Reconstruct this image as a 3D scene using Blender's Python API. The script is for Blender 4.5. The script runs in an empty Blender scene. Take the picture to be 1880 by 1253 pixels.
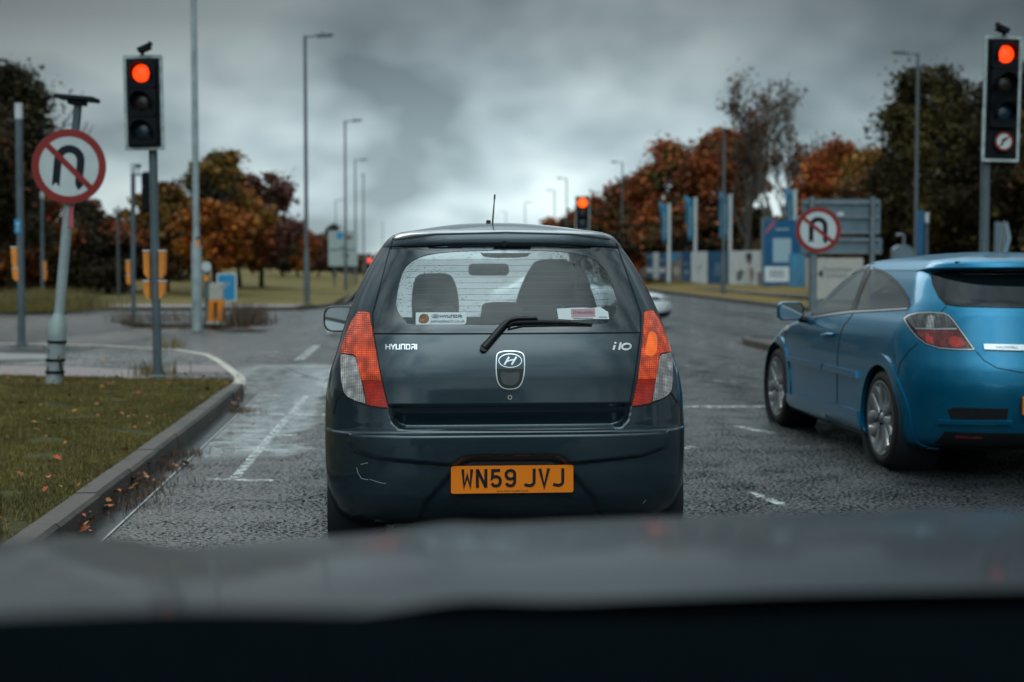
import bpy, math, random
import numpy as np
from mathutils import Vector, Matrix
from mathutils.bvhtree import BVHTree
from mathutils.geometry import delaunay_2d_cdt
R = math.radians; PI = math.pi
scene = bpy.context.scene; COL = scene.collection
random.seed(7); RNG = np.random.default_rng(7)

# ---------------------------------------------------------------- camera
FPX, CU, CV, EYE, HOR = 2611.0, 940.0, 626.5, 1.30, 497.0
PITCH = math.atan((CV - HOR) / FPX)
cd = bpy.data.cameras.new('camera'); cam = bpy.data.objects.new('camera', cd); COL.objects.link(cam)
cam.location = (0, 0, EYE); cam.rotation_euler = (PI/2 - PITCH, 0, 0)
cd.sensor_width = 36; cd.lens = 36 * FPX / 1880; cd.clip_start = 0.05; cd.clip_end = 4000
cd.dof.use_dof = True; cd.dof.focus_distance = 6.0; cd.dof.aperture_fstop = 2.2; cd.dof.aperture_blades = 0
scene.camera = cam
# ---------------------------------------------------------------- world: overcast sky
SUN_EL, SUN_AZ = 38.0, -25.0
w = bpy.data.worlds.new('World'); scene.world = w; w.use_nodes = True
nt = w.node_tree; nt.nodes.clear(); N = nt.nodes.new; L = nt.links.new
out = N('ShaderNodeOutputWorld'); bg = N('ShaderNodeBackground'); L(bg.outputs[0], out.inputs[0])
bg.inputs[1].default_value = 0.10
sky = N('ShaderNodeTexSky'); sky.sky_type = 'NISHITA'; sky.sun_disc = False
sky.sun_elevation = R(SUN_EL); sky.sun_rotation = R(SUN_AZ)
tc = N('ShaderNodeTexCoord'); sx = N('ShaderNodeSeparateXYZ'); L(tc.outputs['Generated'], sx.inputs[0])
def wm(op, a, b=None, clamp=False):
    m = N('ShaderNodeMath'); m.operation = op; m.use_clamp = clamp
    for i, q in enumerate((a, b)):
        if q is None: continue
        if isinstance(q, (int, float)): m.inputs[i].default_value = q
        else: L(q, m.inputs[i])
    return m.outputs[0]
# clouds live on a high flat layer: direction / (height + k)
zz = wm('MAXIMUM', sx.outputs[2], 0.0); den = wm('ADD', zz, 0.55)
cx = wm('DIVIDE', sx.outputs[0], den); cy = wm('DIVIDE', sx.outputs[1], den)
cb = N('ShaderNodeCombineXYZ'); L(cx, cb.inputs[0]); L(cy, cb.inputs[1]); cb.inputs[2].default_value = 3.3
n1 = N('ShaderNodeTexNoise'); n1.inputs['Scale'].default_value = 4.3; n1.inputs['Detail'].default_value = 3.0
n1.inputs['Roughness'].default_value = 0.5; n1.inputs['Distortion'].default_value = 0.1
L(cb.outputs[0], n1.inputs['Vector'])
elr = N('ShaderNodeValToRGB'); L(zz, elr.inputs[0]); e = elr.color_ramp.elements
e[0].position = 0.0; e[0].color = (0.52, 0.52, 0.52, 1); e[1].position = 1.0; e[1].color = (1.4, 1.4, 1.4, 1)
for pos, v in ((0.05, 0.50), (0.09, 0.43), (0.13, 0.28), (0.17, 0.15), (0.20, 0.13), (0.27, 0.38), (0.40, 0.72), (0.6, 1.15)):
    q = elr.color_ramp.elements.new(pos); q.color = (v, v, v, 1)
azx = wm('ABSOLUTE', wm('SUBTRACT', sx.outputs[0], 0.0)); # darker to the sides of the bright gap in the cloud
side = wm('SUBTRACT', 1.0, wm('MULTIPLY', wm('POWER', wm('MULTIPLY', azx, 2.3, True), 1.6), 0.72))
back = wm('ADD', 1.0, wm('MULTIPLY', wm('MULTIPLY', sx.outputs[1], -1.0, True), 0.8))   # unseen sky behind brightened to light surfaces that face back
lum = wm('MULTIPLY', wm('MULTIPLY', elr.outputs[0], side), back)
cr = N('ShaderNodeValToRGB'); L(n1.outputs[0], cr.inputs[0]); e = cr.color_ramp.elements
e[0].position = 0.36; e[0].color = (0.345, 0.475, 0.525, 1); e[1].position = 0.62; e[1].color = (1.07, 1.28, 1.31, 1)
q = cr.color_ramp.elements.new(0.48); q.color = (0.655, 0.84, 0.91, 1)
vm = N('ShaderNodeVectorMath'); vm.operation = 'SCALE'; L(cr.outputs[0], vm.inputs[0]); L(wm('MULTIPLY', lum, 15.0), vm.inputs['Scale'])
mx = N('ShaderNodeMixRGB'); mx.inputs[0].default_value = 0.96; L(sky.outputs[0], mx.inputs[1]); L(vm.outputs[0], mx.inputs[2])
L(mx.outputs[0], bg.inputs[0])
sd = bpy.data.lights.new('sun', 'SUN'); sd.energy = 0.5; sd.angle = R(25); sd.color = (1, 0.96, 0.90)
sun = bpy.data.objects.new('sun', sd); COL.objects.link(sun)
sun.rotation_euler = Vector((-math.sin(R(SUN_AZ))*math.cos(R(SUN_EL)), -math.cos(R(SUN_AZ))*math.cos(R(SUN_EL)), -math.sin(R(SUN_EL)))).to_track_quat('-Z', 'Y').to_euler()
sun.location = (0, 0, 30)
vs = scene.view_settings; vs.view_transform = 'Standard'; vs.look = 'None'; vs.exposure = 0.18; vs.gamma = 1
scene.cycles.max_bounces = 8; scene.cycles.transparent_max_bounces = 16

# ---------------------------------------------------------------- photo pixel <-> place
FW = Vector((0, math.cos(PITCH), -math.sin(PITCH))); UP = Vector((0, math.sin(PITCH), math.cos(PITCH)))
def ray(u, v): return Vector(((u-CU)/FPX, 0, 0)) + FW + UP*((CV-v)/FPX)
def gp(u, v, z=0.0):
    d = ray(u, v); t = (z-EYE)/d.z; return Vector((d.x*t, d.y*t, z))
def at(u, v, Y):
    d = ray(u, v); t = Y/d.y; return Vector((d.x*t, Y, EYE+d.z*t))

# ---------------------------------------------------------------- materials
MT = {}
def mat(name, col=(.5, .5, .5), rough=.5, metal=0., coat=0., emis=0., ecol=None, var=.12, vscale=8., bump=0., bscale=60., trans=0., alpha=1., island=0., spec=.5, rvar=.15, ior=1.5, col2=None, c2=None, coatr=.05):
    if name in MT: return MT[name]
    m = bpy.data.materials.new(name); m.use_nodes = True; nt = m.node_tree; b = nt.nodes['Principled BSDF']; N = nt.nodes.new; L = nt.links.new
    b.inputs['Roughness'].default_value = rough; b.inputs['Metallic'].default_value = metal; b.inputs['Specular IOR Level'].default_value = spec
    b.inputs['Coat Weight'].default_value = coat; b.inputs['Coat Roughness'].default_value = coatr; b.inputs['IOR'].default_value = ior
    b.inputs['Transmission Weight'].default_value = trans; b.inputs['Alpha'].default_value = alpha
    if emis: b.inputs['Emission Strength'].default_value = emis; b.inputs['Emission Color'].default_value = (*(ecol or col), 1)
    tc = N('ShaderNodeTexCoord'); n = N('ShaderNodeTexNoise'); n.inputs['Scale'].default_value = vscale; n.inputs['Detail'].default_value = 6; n.inputs['Roughness'].default_value = .65
    L(tc.outputs['Object'], n.inputs['Vector'])
    r = N('ShaderNodeValToRGB'); r.color_ramp.elements[0].position = .3; r.color_ramp.elements[1].position = .7
    c2 = col2 or tuple(c*(1-var*1.6) for c in col); c1 = tuple(min(1, c*(1+var)) for c in col)
    r.color_ramp.elements[0].color = (*c2, 1); r.color_ramp.elements[1].color = (*c1, 1); L(n.outputs[0], r.inputs[0])
    last = r.outputs[0]
    if island:
        g = N('ShaderNodeNewGeometry'); h = N('ShaderNodeHueSaturation'); L(last, h.inputs['Color'])
        mr = N('ShaderNodeMapRange'); mr.inputs[3].default_value = 1-island; mr.inputs[4].default_value = 1+island; L(g.outputs['Random Per Island'], mr.inputs[0]); L(mr.outputs[0], h.inputs['Value'])
        m2 = N('ShaderNodeMapRange'); m2.inputs[3].default_value = .5-.035*island; m2.inputs[4].default_value = .5+.05*island
        w_ = N('ShaderNodeTexWhiteNoise'); w_.noise_dimensions = '1D'; L(g.outputs['Random Per Island'], w_.inputs['W']); L(w_.outputs[0], m2.inputs[0]); L(m2.outputs[0], h.inputs['Hue']); last = h.outputs[0]
    L(last, b.inputs['Base Color'])
    if rvar:
        mr = N('ShaderNodeMapRange'); mr.inputs[3].default_value = max(.01, rough*(1-rvar)); mr.inputs[4].default_value = min(1, rough*(1+rvar)); L(n.outputs[0], mr.inputs[0]); L(mr.outputs[0], b.inputs['Roughness'])
    if bump:
        n2 = N('ShaderNodeTexNoise'); n2.inputs['Scale'].default_value = bscale; n2.inputs['Detail'].default_value = 4; L(tc.outputs['Object'], n2.inputs['Vector'])
        bp = N('ShaderNodeBump'); bp.inputs['Strength'].default_value = 1; bp.inputs['Distance'].default_value = bump; L(n2.outputs[0], bp.inputs['Height']); L(bp.outputs[0], b.inputs['Normal'])
    MT[name] = m; return m
def glass(name, tint, refl_rough=.02, drops=0., dens=0., mist_glow=0.):
    """thin pane: fresnel reflection over tinted see-through, optional rain drops"""
    m = bpy.data.materials.new(name); m.use_nodes = True; nt = m.node_tree; nt.nodes.clear(); N = nt.nodes.new; L = nt.links.new
    o = N('ShaderNodeOutputMaterial'); t = N('ShaderNodeBsdfTransparent'); t.inputs[0].default_value = (*tint, 1); g = N('ShaderNodeBsdfGlossy'); g.inputs['Roughness'].default_value = refl_rough
    f = N('ShaderNodeFresnel'); gb = N('ShaderNodeNewGeometry'); mi = N('ShaderNodeMapRange'); mi.inputs[3].default_value = 1.52; mi.inputs[4].default_value = 1/1.52; L(gb.outputs['Backfacing'], mi.inputs[0]); L(mi.outputs[0], f.inputs[0]); mx = N('ShaderNodeMixShader'); L(f.outputs[0], mx.inputs[0]); L(t.outputs[0], mx.inputs[1]); L(g.outputs[0], mx.inputs[2]); last = mx
    tc = N('ShaderNodeTexCoord')
    if dens:
        d = N('ShaderNodeBsdfDiffuse'); d.inputs[0].default_value = (.42, .47, .48, 1); m3 = N('ShaderNodeMixShader'); m3.inputs[0].default_value = dens; L(last.outputs[0], m3.inputs[1]); L(d.outputs[0], m3.inputs[2]); last = m3
    if mist_glow:
        d = N('ShaderNodeBsdfTranslucent'); d.inputs[0].default_value = (.80, .86, .87, 1); m3 = N('ShaderNodeMixShader'); m3.inputs[0].default_value = mist_glow; L(last.outputs[0], m3.inputs[1]); L(d.outputs[0], m3.inputs[2]); last = m3
    if drops:
        v = N('ShaderNodeTexVoronoi'); v.inputs['Scale'].default_value = 125; v.inputs['Randomness'].default_value = 1; L(tc.outputs['Object'], v.inputs['Vector'])
        n = N('ShaderNodeTexNoise'); n.inputs['Scale'].default_value = 5.; L(tc.outputs['Object'], n.inputs['Vector'])
        sz = N('ShaderNodeSeparateColor'); L(v.outputs['Color'], sz.inputs[0])
        mr = N('ShaderNodeMath'); mr.operation = 'MULTIPLY'; L(sz.outputs[0], mr.inputs[0]); L(n.outputs[0], mr.inputs[1])
        th = N('ShaderNodeMath'); th.operation = 'MULTIPLY'; L(mr.outputs[0], th.inputs[0]); th.inputs[1].default_value = drops
        lt = N('ShaderNodeMath'); lt.operation = 'LESS_THAN'; L(v.outputs['Distance'], lt.inputs[0]); L(th.outputs[0], lt.inputs[1])
        bp = N('ShaderNodeBump'); bp.inputs['Distance'].default_value = .004; bp.invert = True; L(v.outputs['Distance'], bp.inputs['Height'])
        g2 = N('ShaderNodeBsdfGlass'); g2.inputs['IOR'].default_value = 1.25; g2.inputs[0].default_value = (.9, .95, .97, 1); L(bp.outputs[0], g2.inputs['Normal'])
        m4 = N('ShaderNodeMixShader'); L(lt.outputs[0], m4.inputs[0]); L(last.outputs[0], m4.inputs[1]); L(g2.outputs[0], m4.inputs[2]); last = m4
    L(last.outputs[0], o.inputs[0]); MT[name] = m; return m

# ---------------------------------------------------------------- objects
def tag(o, label=None, cat=None, group=None, kind=None):
    if label: o['label'] = label
    if cat: o['category'] = cat
    if group: o['group'] = group
    if kind: o['kind'] = kind
    return o
def empty(name, loc=(0, 0, 0), rz=0., label=None, cat=None, group=None):
    o = bpy.data.objects.new(name, None); COL.objects.link(o); o.location = loc; o.rotation_euler = (0, 0, rz); o.empty_display_size = .2
    return tag(o, label, cat, group)
def mesh_obj(name, verts, faces, mats, parent=None, smooth=False, fm=None, normals=None, loc=None):
    me = bpy.data.meshes.new(name); me.from_pydata([tuple(v) for v in verts], [], [tuple(f) for f in faces])
    for m in (mats if isinstance(mats, (list, tuple)) else [mats]): me.materials.append(m)
    if fm is not None: me.polygons.foreach_set('material_index', fm)
    if smooth is True: me.polygons.foreach_set('use_smooth', [True]*len(me.polygons))
    elif smooth is not False: me.polygons.foreach_set('use_smooth', smooth)
    me.update()
    if normals is not None: me.normals_split_custom_set_from_vertices([tuple(n) for n in normals])
    o = bpy.data.objects.new(name, me); COL.objects.link(o)
    if parent: o.parent = parent
    if loc is not None: o.location = loc
    return o
class MB:
    def __init__(s): s.v = []; s.f = []; s.m = []; s.s = []
    def add(s, vs, fs, m=0, sm=False):
        o = len(s.v); s.v += [Vector(q) for q in vs]
        for f in fs: s.f.append([i+o for i in f]); s.m.append(m); s.s.append(sm)
        return s
    def box(s, c, d, m=0, M=None):
        c = Vector(c); h = Vector(d)/2; vs = [Vector((x*h.x, y*h.y, z*h.z)) for x in (-1, 1) for y in (-1, 1) for z in (-1, 1)]
        if M: vs = [M @ v for v in vs]
        return s.add([v+c for v in vs], [(0,1,3,2),(4,6,7,5),(0,4,5,1),(2,3,7,6),(0,2,6,4),(1,5,7,3)], m)
    def tube(s, pts, r, n=10, m=0, cap=True, sm=True):
        pts = [Vector(p) for p in pts]; rs = r if isinstance(r, (list, tuple)) else [r]*len(pts); vs = []; k = len(pts); ref = None
        for i, p in enumerate(pts):
            t = (pts[min(i+1, k-1)]-pts[max(i-1, 0)]).normalized()
            if ref is None: ref = Vector((1, 0, 0)) if abs(t.x) < .9 else Vector((0, 1, 0))
            a = (ref-t*ref.dot(t)).normalized(); b = t.cross(a); ref = a
            vs += [p+(a*math.cos(2*PI*j/n)+b*math.sin(2*PI*j/n))*rs[i] for j in range(n)]
        fs = [(i*n+j, i*n+(j+1) % n, (i+1)*n+(j+1) % n, (i+1)*n+j) for i in range(k-1) for j in range(n)]
        s.add(vs, fs, m, sm)
        if cap:
            s.add([vs[j] for j in range(n)], [tuple(reversed(range(n)))], m); s.add([vs[(k-1)*n+j] for j in range(n)], [tuple(range(n))], m)
        return s
    def lathe(s, prof, M=None, n=32, m=0, sm=True, a0=0, a1=2*PI):
        """profile of (radius, height) about local z"""
        M = M or Matrix(); full = abs(a1-a0-2*PI) < 1e-4; c = n if full else n+1
        vs = [M @ Vector((r*math.cos(a0+(a1-a0)*j/n), r*math.sin(a0+(a1-a0)*j/n), h)) for r, h in prof for j in range(c)]
        fs = [(i*c+j, i*c+(j+1) % c, (i+1)*c+(j+1) % c, (i+1)*c+j) for i in range(len(prof)-1) for j in range(n)]
        return s.add(vs, fs, m, sm)
    def prism(s, pts, fn, t0, t1, m=0, sides=True):
        """closed 2-D outline (CCW) mapped by fn(a,b,t); front cap at t1"""
        k = len(pts); vs = [fn(a, b, t0) for a, b in pts]+[fn(a, b, t1) for a, b in pts]
        s.add(vs, [tuple(range(k, 2*k))], m)
        if sides: s.add(vs, [(i, (i+1) % k, k+(i+1) % k, k+i) for i in range(k)], m)
        return s
    def stroke(s, lines, wd, fn, t0, t1, m=0):
        for pl in lines:
            lo = strip(pl, wd)
            n = len(pl)
            for i in range(n-1):
                q = [lo[i], lo[i+1], lo[2*n-2-i], lo[2*n-1-i]]
                s.prism(q, fn, t0, t1, m)
        return s
    def build(s, name, mats, parent=None, bevel=0., **k):
        o = mesh_obj(name, s.v, s.f, mats, parent, smooth=s.s, fm=s.m, **k)
        if bevel:
            b = o.modifiers.new('bevel', 'BEVEL'); b.width = bevel; b.segments = 2; b.limit_method = 'ANGLE'; b.angle_limit = R(40)
        return o
def strip(pl, wd):
    pl = [Vector((a, b)) for a, b in pl]; n = len(pl); l = []; r = []
    for i in range(n):
        d0 = (pl[i]-pl[i-1]).normalized() if i else None; d1 = (pl[i+1]-pl[i]).normalized() if i < n-1 else None
        if i == 0 and n > 2 and (pl[0]-pl[-1]).length < 1e-6: d0 = (pl[-1]-pl[-2]).normalized()
        if i == n-1 and n > 2 and (pl[0]-pl[-1]).length < 1e-6: d1 = (pl[1]-pl[0]).normalized()
        d0 = d0 or d1; d1 = d1 or d0; t = (d0+d1); t = t.normalized() if t.length > 1e-6 else d0
        nn = Vector((-t.y, t.x)); c = max(.45, abs(nn.dot(Vector((-d0.y, d0.x))))); w2 = wd/2/c
        l.append(tuple(pl[i]+nn*w2)); r.append(tuple(pl[i]-nn*w2))
    return l+r[::-1]
def copy_tree(o, parent=None):
    c = o.copy(); COL.objects.link(c); c.parent = parent
    for ch in list(o.children): copy_tree(ch, c)
    return c
def text_pts(s, size, italic=0.):
    cu = bpy.data.curves.new('txt', 'FONT'); cu.body = s; cu.size = size; cu.align_x = 'CENTER'; cu.align_y = 'CENTER'; cu.shear = italic
    o = bpy.data.objects.new('txt', cu); COL.objects.link(o); dg = bpy.context.evaluated_depsgraph_get(); me = o.evaluated_get(dg).to_mesh()
    vs = [(v.co.x, v.co.y) for v in me.vertices]; fs = [tuple(p.vertices) for p in me.polygons]
    o.evaluated_get(dg).to_mesh_clear(); bpy.data.objects.remove(o); bpy.data.curves.remove(cu); return vs, fs
def rect(x0, y0, x1, y1): return [(x0, y0), (x1, y0), (x1, y1), (x0, y1)]
def rrect(x0, y0, x1, y1, r, n=5):
    o = []
    for cx, cy, a in ((x1-r, y0+r, -90), (x1-r, y1-r, 0), (x0+r, y1-r, 90), (x0+r, y0+r, 180)):
        o += [(cx+r*math.cos(R(a+90*k/n)), cy+r*math.sin(R(a+90*k/n))) for k in range(n+1)]
    return o
def crs(P, n=6, closed=True):
    """Catmull-Rom through the points"""
    P = [Vector(p[:2]) for p in P]; k = len(P); o = []
    for i in range(k if closed else k-1):
        if closed: a, b, c, d = P[i-1], P[i], P[(i+1) % k], P[(i+2) % k]
        else: a, b, c, d = P[max(i-1, 0)], P[i], P[i+1], P[min(i+2, k-1)]
        for j in range(n):
            t = j/n; o.append(tuple(.5*((2*b)+(c-a)*t+(2*a-5*b+4*c-d)*t*t+(3*b-a-3*c+d)*t**3)))
    if not closed: o.append(tuple(P[-1]))
    return o
def inside(poly, pts):
    pts = np.asarray(pts, float); x, y = pts[:, 0], pts[:, 1]; r = np.zeros(len(pts), bool); p = np.asarray(poly, float); j = len(p)-1
    for i in range(len(p)):
        c = ((p[i, 1] > y) != (p[j, 1] > y)) & (x < (p[j, 0]-p[i, 0])*(y-p[i, 1])/(p[j, 1]-p[i, 1]+1e-12)+p[i, 0]); r ^= c; j = i
    return r
def pdist(poly, pts, closed=True):
    """distance and nearest point of pts to the polygon's edge"""
    p = np.asarray(poly, float); q = np.roll(p, -1, 0) if closed else p[1:]; p = p if closed else p[:-1]; pts = np.asarray(pts, float)
    best = np.full(len(pts), 1e9); near = np.zeros((len(pts), 2))
    for a, b in zip(p, q):
        d = b-a; L2 = max(d @ d, 1e-18); t = np.clip(((pts-a) @ d)/L2, 0, 1); c = a+t[:, None]*d; e = np.linalg.norm(pts-c, axis=1); m = e < best; best[m] = e[m]; near[m] = c[m]
    return best, near
def resample(loop, sp):
    o = []; k = len(loop)
    for i in range(k):
        a = Vector(loop[i]); b = Vector(loop[(i+1) % k]); n = max(1, int(math.ceil((b-a).length/sp)))
        o += [tuple(a+(b-a)*j/n) for j in range(n)]
    return o
def tess(loops, sp, keep_boundary=False):
    ls = loops if keep_boundary else [resample(l, sp) for l in loops]
    vs = []; es = []
    for l in ls:
        o = len(vs); vs += l; es += [(o+i, o+(i+1) % len(l)) for i in range(len(l))]
    nb = len(vs); a = np.array(vs); x0, y0 = a.min(0); x1, y1 = a.max(0)
    gx = np.arange(x0+sp/2, x1, sp); gy = np.arange(y0+sp/2, y1, sp*.87); g = [(x+(sp/2 if j % 2 else 0), y) for j, y in enumerate(gy) for x in gx]
    if g:
        g = np.array(g); ok = inside(ls[0], g)
        for l in ls[1:]: ok &= ~inside(l, g)
        g = g[ok]
        for l in ls:
            if len(g): g = g[pdist(l, g)[0] > sp*.45]
        vs = vs+[tuple(q) for q in g]
    V, E, F, *_ = delaunay_2d_cdt([Vector(v) for v in vs], es, [], 0, 1e-7)
    F = [tuple(f) for f in F]; c = np.array([[(V[f[0]][k]+V[f[1]][k]+V[f[2]][k])/3 for k in (0, 1)] for f in F]); ok = inside(ls[0], c)
    for l in ls[1:]: ok &= ~inside(l, c)
    return [tuple(v) for v in V], [f for f, k in zip(F, ok) if k]
def decal(name, fn, loops, sp, off, thick, mats, parent, mirror=False, smooth=True, keep=False):
    """patch of sheet laid on a surface: fn(a,b)->(point,normal)"""
    V, F = tess(loops, sp, keep); P = []; NN = []
    for a, b in V:
        p, n = fn(a, b); P.append(p+n*off); NN.append(n)
    # orient
    f0 = F[len(F)//2]; s = sum(((P[f[1]]-P[f[0]]).cross(P[f[2]]-P[f[0]])).dot(NN[f[0]]) for f in F)
    if s < 0: F = [(f[0], f[2], f[1]) for f in F]
    if thick:
        cnt = {}
        for f in F:
            for i in range(3):
                e = (f[i], f[(i+1) % 3]); cnt[e] = 1
        be = [e for e in cnt if (e[1], e[0]) not in cnt]; k = len(P); ids = {}
        sm = [True]*len(F)
        for a, b in be:
            o = len(P); nrm = (P[b]-P[a]).cross(NN[a]); nrm = nrm.normalized() if nrm.length > 1e-9 else NN[a]
            P += [P[a], P[b], P[b]-NN[b]*thick, P[a]-NN[a]*thick]; NN += [nrm]*4; F.append((o, o+3, o+2, o+1)); sm.append(False)
    if mirror:
        P = [Vector((-p.x, p.y, p.z)) for p in P]; NN = [Vector((-p.x, p.y, p.z)) for p in NN]; F = [tuple(reversed(f)) for f in F]
    return mesh_obj(name, P, F, mats, parent, smooth=True, normals=NN)
def pchip(x, y, q):
    x = np.asarray(x, float); y = np.asarray(y, float); h = np.diff(x); d = np.diff(y)/h; m = np.zeros(len(x))
    for i in range(1, len(x)-1):
        if d[i-1]*d[i] > 0: w1 = 2*h[i]+h[i-1]; w2 = h[i]+2*h[i-1]; m[i] = (w1+w2)/(w1/d[i-1]+w2/d[i])
    m[0] = d[0]; m[-1] = d[-1]; k = np.clip(np.searchsorted(x, q)-1, 0, len(h)-1); t = (q-x[k])/h[k]
    return (2*t**3-3*t**2+1)*y[k]+(t**3-2*t**2+t)*h[k]*m[k]+(-2*t**3+3*t**2)*y[k+1]+(t**3-t**2)*h[k]*m[k+1]
def sstep(a, b, x):
    t = np.clip((x-a)/(b-a), 0, 1); return t*t*(3-2*t)

# ---------------------------------------------------------------- car bodies: stacked sections
class Car:
    """ctrl rows: z, half width, rear y, rear corner depth, front y, front corner depth"""
    def __init__(s, root, ctrl, nlev, nr, ns, nf, pr, pf, roof_h, disp=None, bow=.1, step=.0):
        s.root = root; c = np.array(ctrl, float); d = np.diff(c, axis=0)
        ch = np.sqrt(d[:, 0]**2+d[:, 1]**2+d[:, 2]**2+(.25*d[:, 4])**2)+1e-4; t = np.concatenate([[0], np.cumsum(ch)]); q = np.linspace(0, t[-1], nlev)
        q = np.unique(np.concatenate([q, t])); keep = [q[0]]
        for a in q[1:]:
            if a-keep[-1] > 1e-5: keep.append(a)
        q = np.array(keep); C = np.stack([pchip(t, c[:, k], q) for k in range(6)], 1); ymid = (c[2, 2]+c[2, 4])/2; Lh = (c[2, 4]-c[2, 2])/2
        rows = []
        for z, W, yr, Br, yf, Bf in C:
            def corner(p, n):
                ph = np.linspace(0, PI/2, 400)**1.0; x = np.concatenate([np.linspace(0, .6, 60), W*0+np.sin(ph)**(2/p)]); x = np.unique(np.clip(x, 0, 1)); y = 1-np.sqrt(np.maximum(0, 1-x**p)); return x, y
            xr, yy = corner(pr, nr); X = xr*W; Y = yr+Br*yy
            def rs(X, Y, n):
                a = np.concatenate([[0], np.cumsum(np.hypot(np.diff(X), np.diff(Y)))]); qq = np.linspace(0, a[-1], n+1); return np.interp(qq, a, X), np.interp(qq, a, Y)
            ra = rs(X, Y, nr); xf, yy = corner(pf, nf); fa = rs(xf*W, yf-Bf*yy, nf)
            sy = np.linspace(yr+Br, yf-Bf, ns+1)[1:-1]; X = np.concatenate([ra[0], np.full(len(sy), W), fa[0][::-1]]); Y = np.concatenate([ra[1], sy, fa[1][::-1]])
            X = X*(1-bow*np.maximum(0, (Y-ymid)/Lh)**2.5)
            rows.append((X, Y, np.full(len(X), z)))
        G = np.array(rows).transpose(0, 2, 1)  # lev, half, xyz
        if disp is not None: G[:, :nr+1, 1] += disp(G[:, :nr+1, 0], G[:, :nr+1, 2])
        n = G.shape[1]; left = G[:, 1:-1][:, ::-1].copy(); left[:, :, 0] *= -1; G = np.concatenate([G, left], 1); M = G.shape[1]; lv = G.shape[0]
        V = G.reshape(-1, 3); I = np.arange(lv*M).reshape(lv, M); J = np.roll(I, -1, 1)
        F = np.stack([I[:-1], J[:-1], J[1:], I[1:]], -1).reshape(-1, 4)
        F = [tuple(f) for f in F]
        top = [tuple(p[:2]) for p in G[-1]]; zt = G[-1, 0, 2]; tv, tf = tess([top], .07, True); off = len(V); Wt = C[-1, 1]; y0, y1 = C[-1, 2], C[-1, 4]; yc = (y0+y1)/2
        base = I[-1]; add = []; mp = {}
        for i, (x, y) in enumerate(tv):
            if i < M: mp[i] = int(base[i])
            else:
                a = min(1, abs(x)/Wt); b = min(1, abs(y-yc)/((y1-y0)/2)); mp[i] = off+len(add); add.append((x, y, zt+roof_h*(1-a**2.2)*(1-b**2.4)))
        V = np.concatenate([V, np.array(add)]) if add else V
        for f in tf:
            a, b, c_ = (mp[i] for i in f); nz = (V[b][0]-V[a][0])*(V[c_][1]-V[a][1])-(V[b][1]-V[a][1])*(V[c_][0]-V[a][0]); F.append((a, b, c_) if nz > 0 else (a, c_, b))
        s.V = V; s.F = F; s.bvh = BVHTree.FromPolygons([tuple(v) for v in V], F); bpy.context.view_layer.update()
        s.MW = Matrix.Translation(root.location) @ root.rotation_euler.to_matrix().to_4x4(); s.MI = s.MW.inverted(); s.cam = s.MI @ Vector((0, 0, EYE))
        s.dead = np.zeros(len(F), bool); s.cen = np.array([V[list(f)].mean(0) for f in F])
    def px(s, u, v, guess=None):
        d = (s.MI.to_3x3() @ ray(u, v)).normalized(); p, n, i, _ = s.bvh.ray_cast(s.cam, d)
        if p is None:
            g = guess or 7; best = None
            for k in np.linspace(4.5, 14, 60):
                p, n, i, dd = s.bvh.find_nearest(s.cam+d*k)
                if best is None or dd < best[0]: best = (dd, p, n)
            _, p, n = best
        if n.dot(d) > 0: n = -n
        return p, n
    def ax(s, axis, sgn):
        """projection along the car's own axes: 'x' -> (y,z) on side sgn; 'y' -> (x,z) on rear(-1)/front(+1)"""
        def f(a, b):
            if axis == 'x': o = Vector((3*sgn, a, b)); d = Vector((-sgn, 0, 0))
            elif axis == 'y': o = Vector((a, -3 if sgn < 0 else 8, b)); d = Vector((0, -sgn, 0))
            else: o = Vector((a, b, 4)); d = Vector((0, 0, -1))
            p, n, i, _ = s.bvh.ray_cast(o, d)
            if p is None: p, n, i, _ = s.bvh.find_nearest(o+d*(3-.7 if axis == 'x' else 3.0))
            if n.dot(d) > 0: n = -n
            return p, n
        return f
    def loc2(s, pts, axis):
        k = {'x': (1, 2), 'y': (0, 2), 'z': (0, 1)}[axis]; o = []
        for u, v in pts: p, _ = s.px(u, v); o.append((p[k[0]], p[k[1]]))
        return o
    def hole(s, poly, axis, sel):
        k = {'x': (1, 2), 'y': (0, 2)}[axis]; h = inside(poly, s.cen[:, k]) & sel(s.cen) & ~s.dead; s.dead |= h; s._snap(poly, axis, h, k)
    def _snap(s, poly, axis, h, k):
        dv = set(); [dv.update(s.F[i]) for i in np.nonzero(h)[0]]; lv = set(); [lv.update(s.F[i]) for i in np.nonzero(~s.dead)[0]]
        b = np.array(sorted(dv & lv), int)
        if not len(b): return
        d, near = pdist(poly, s.V[b][:, k])
        for i, di, q in zip(b, d, near):
            if di > .035: continue
            sg = (1 if s.V[i][0] > 0 else -1) if axis == 'x' else (-1 if s.V[i][1] < 1.7 else 1); p, _ = s.ax(axis, sg)(q[0], q[1]); 
            if (p-Vector(s.V[i])).length < .08: s.V[i] = p
    def build(s, name, mats, sel=None):
        F = [f for f, d in zip(s.F, s.dead) if not d]; fm = None
        if sel is not None: fm = [int(q) for q in sel(s.cen[~s.dead])]
        return mesh_obj(name, s.V, F, mats, s.root, smooth=True, fm=fm)

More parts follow.
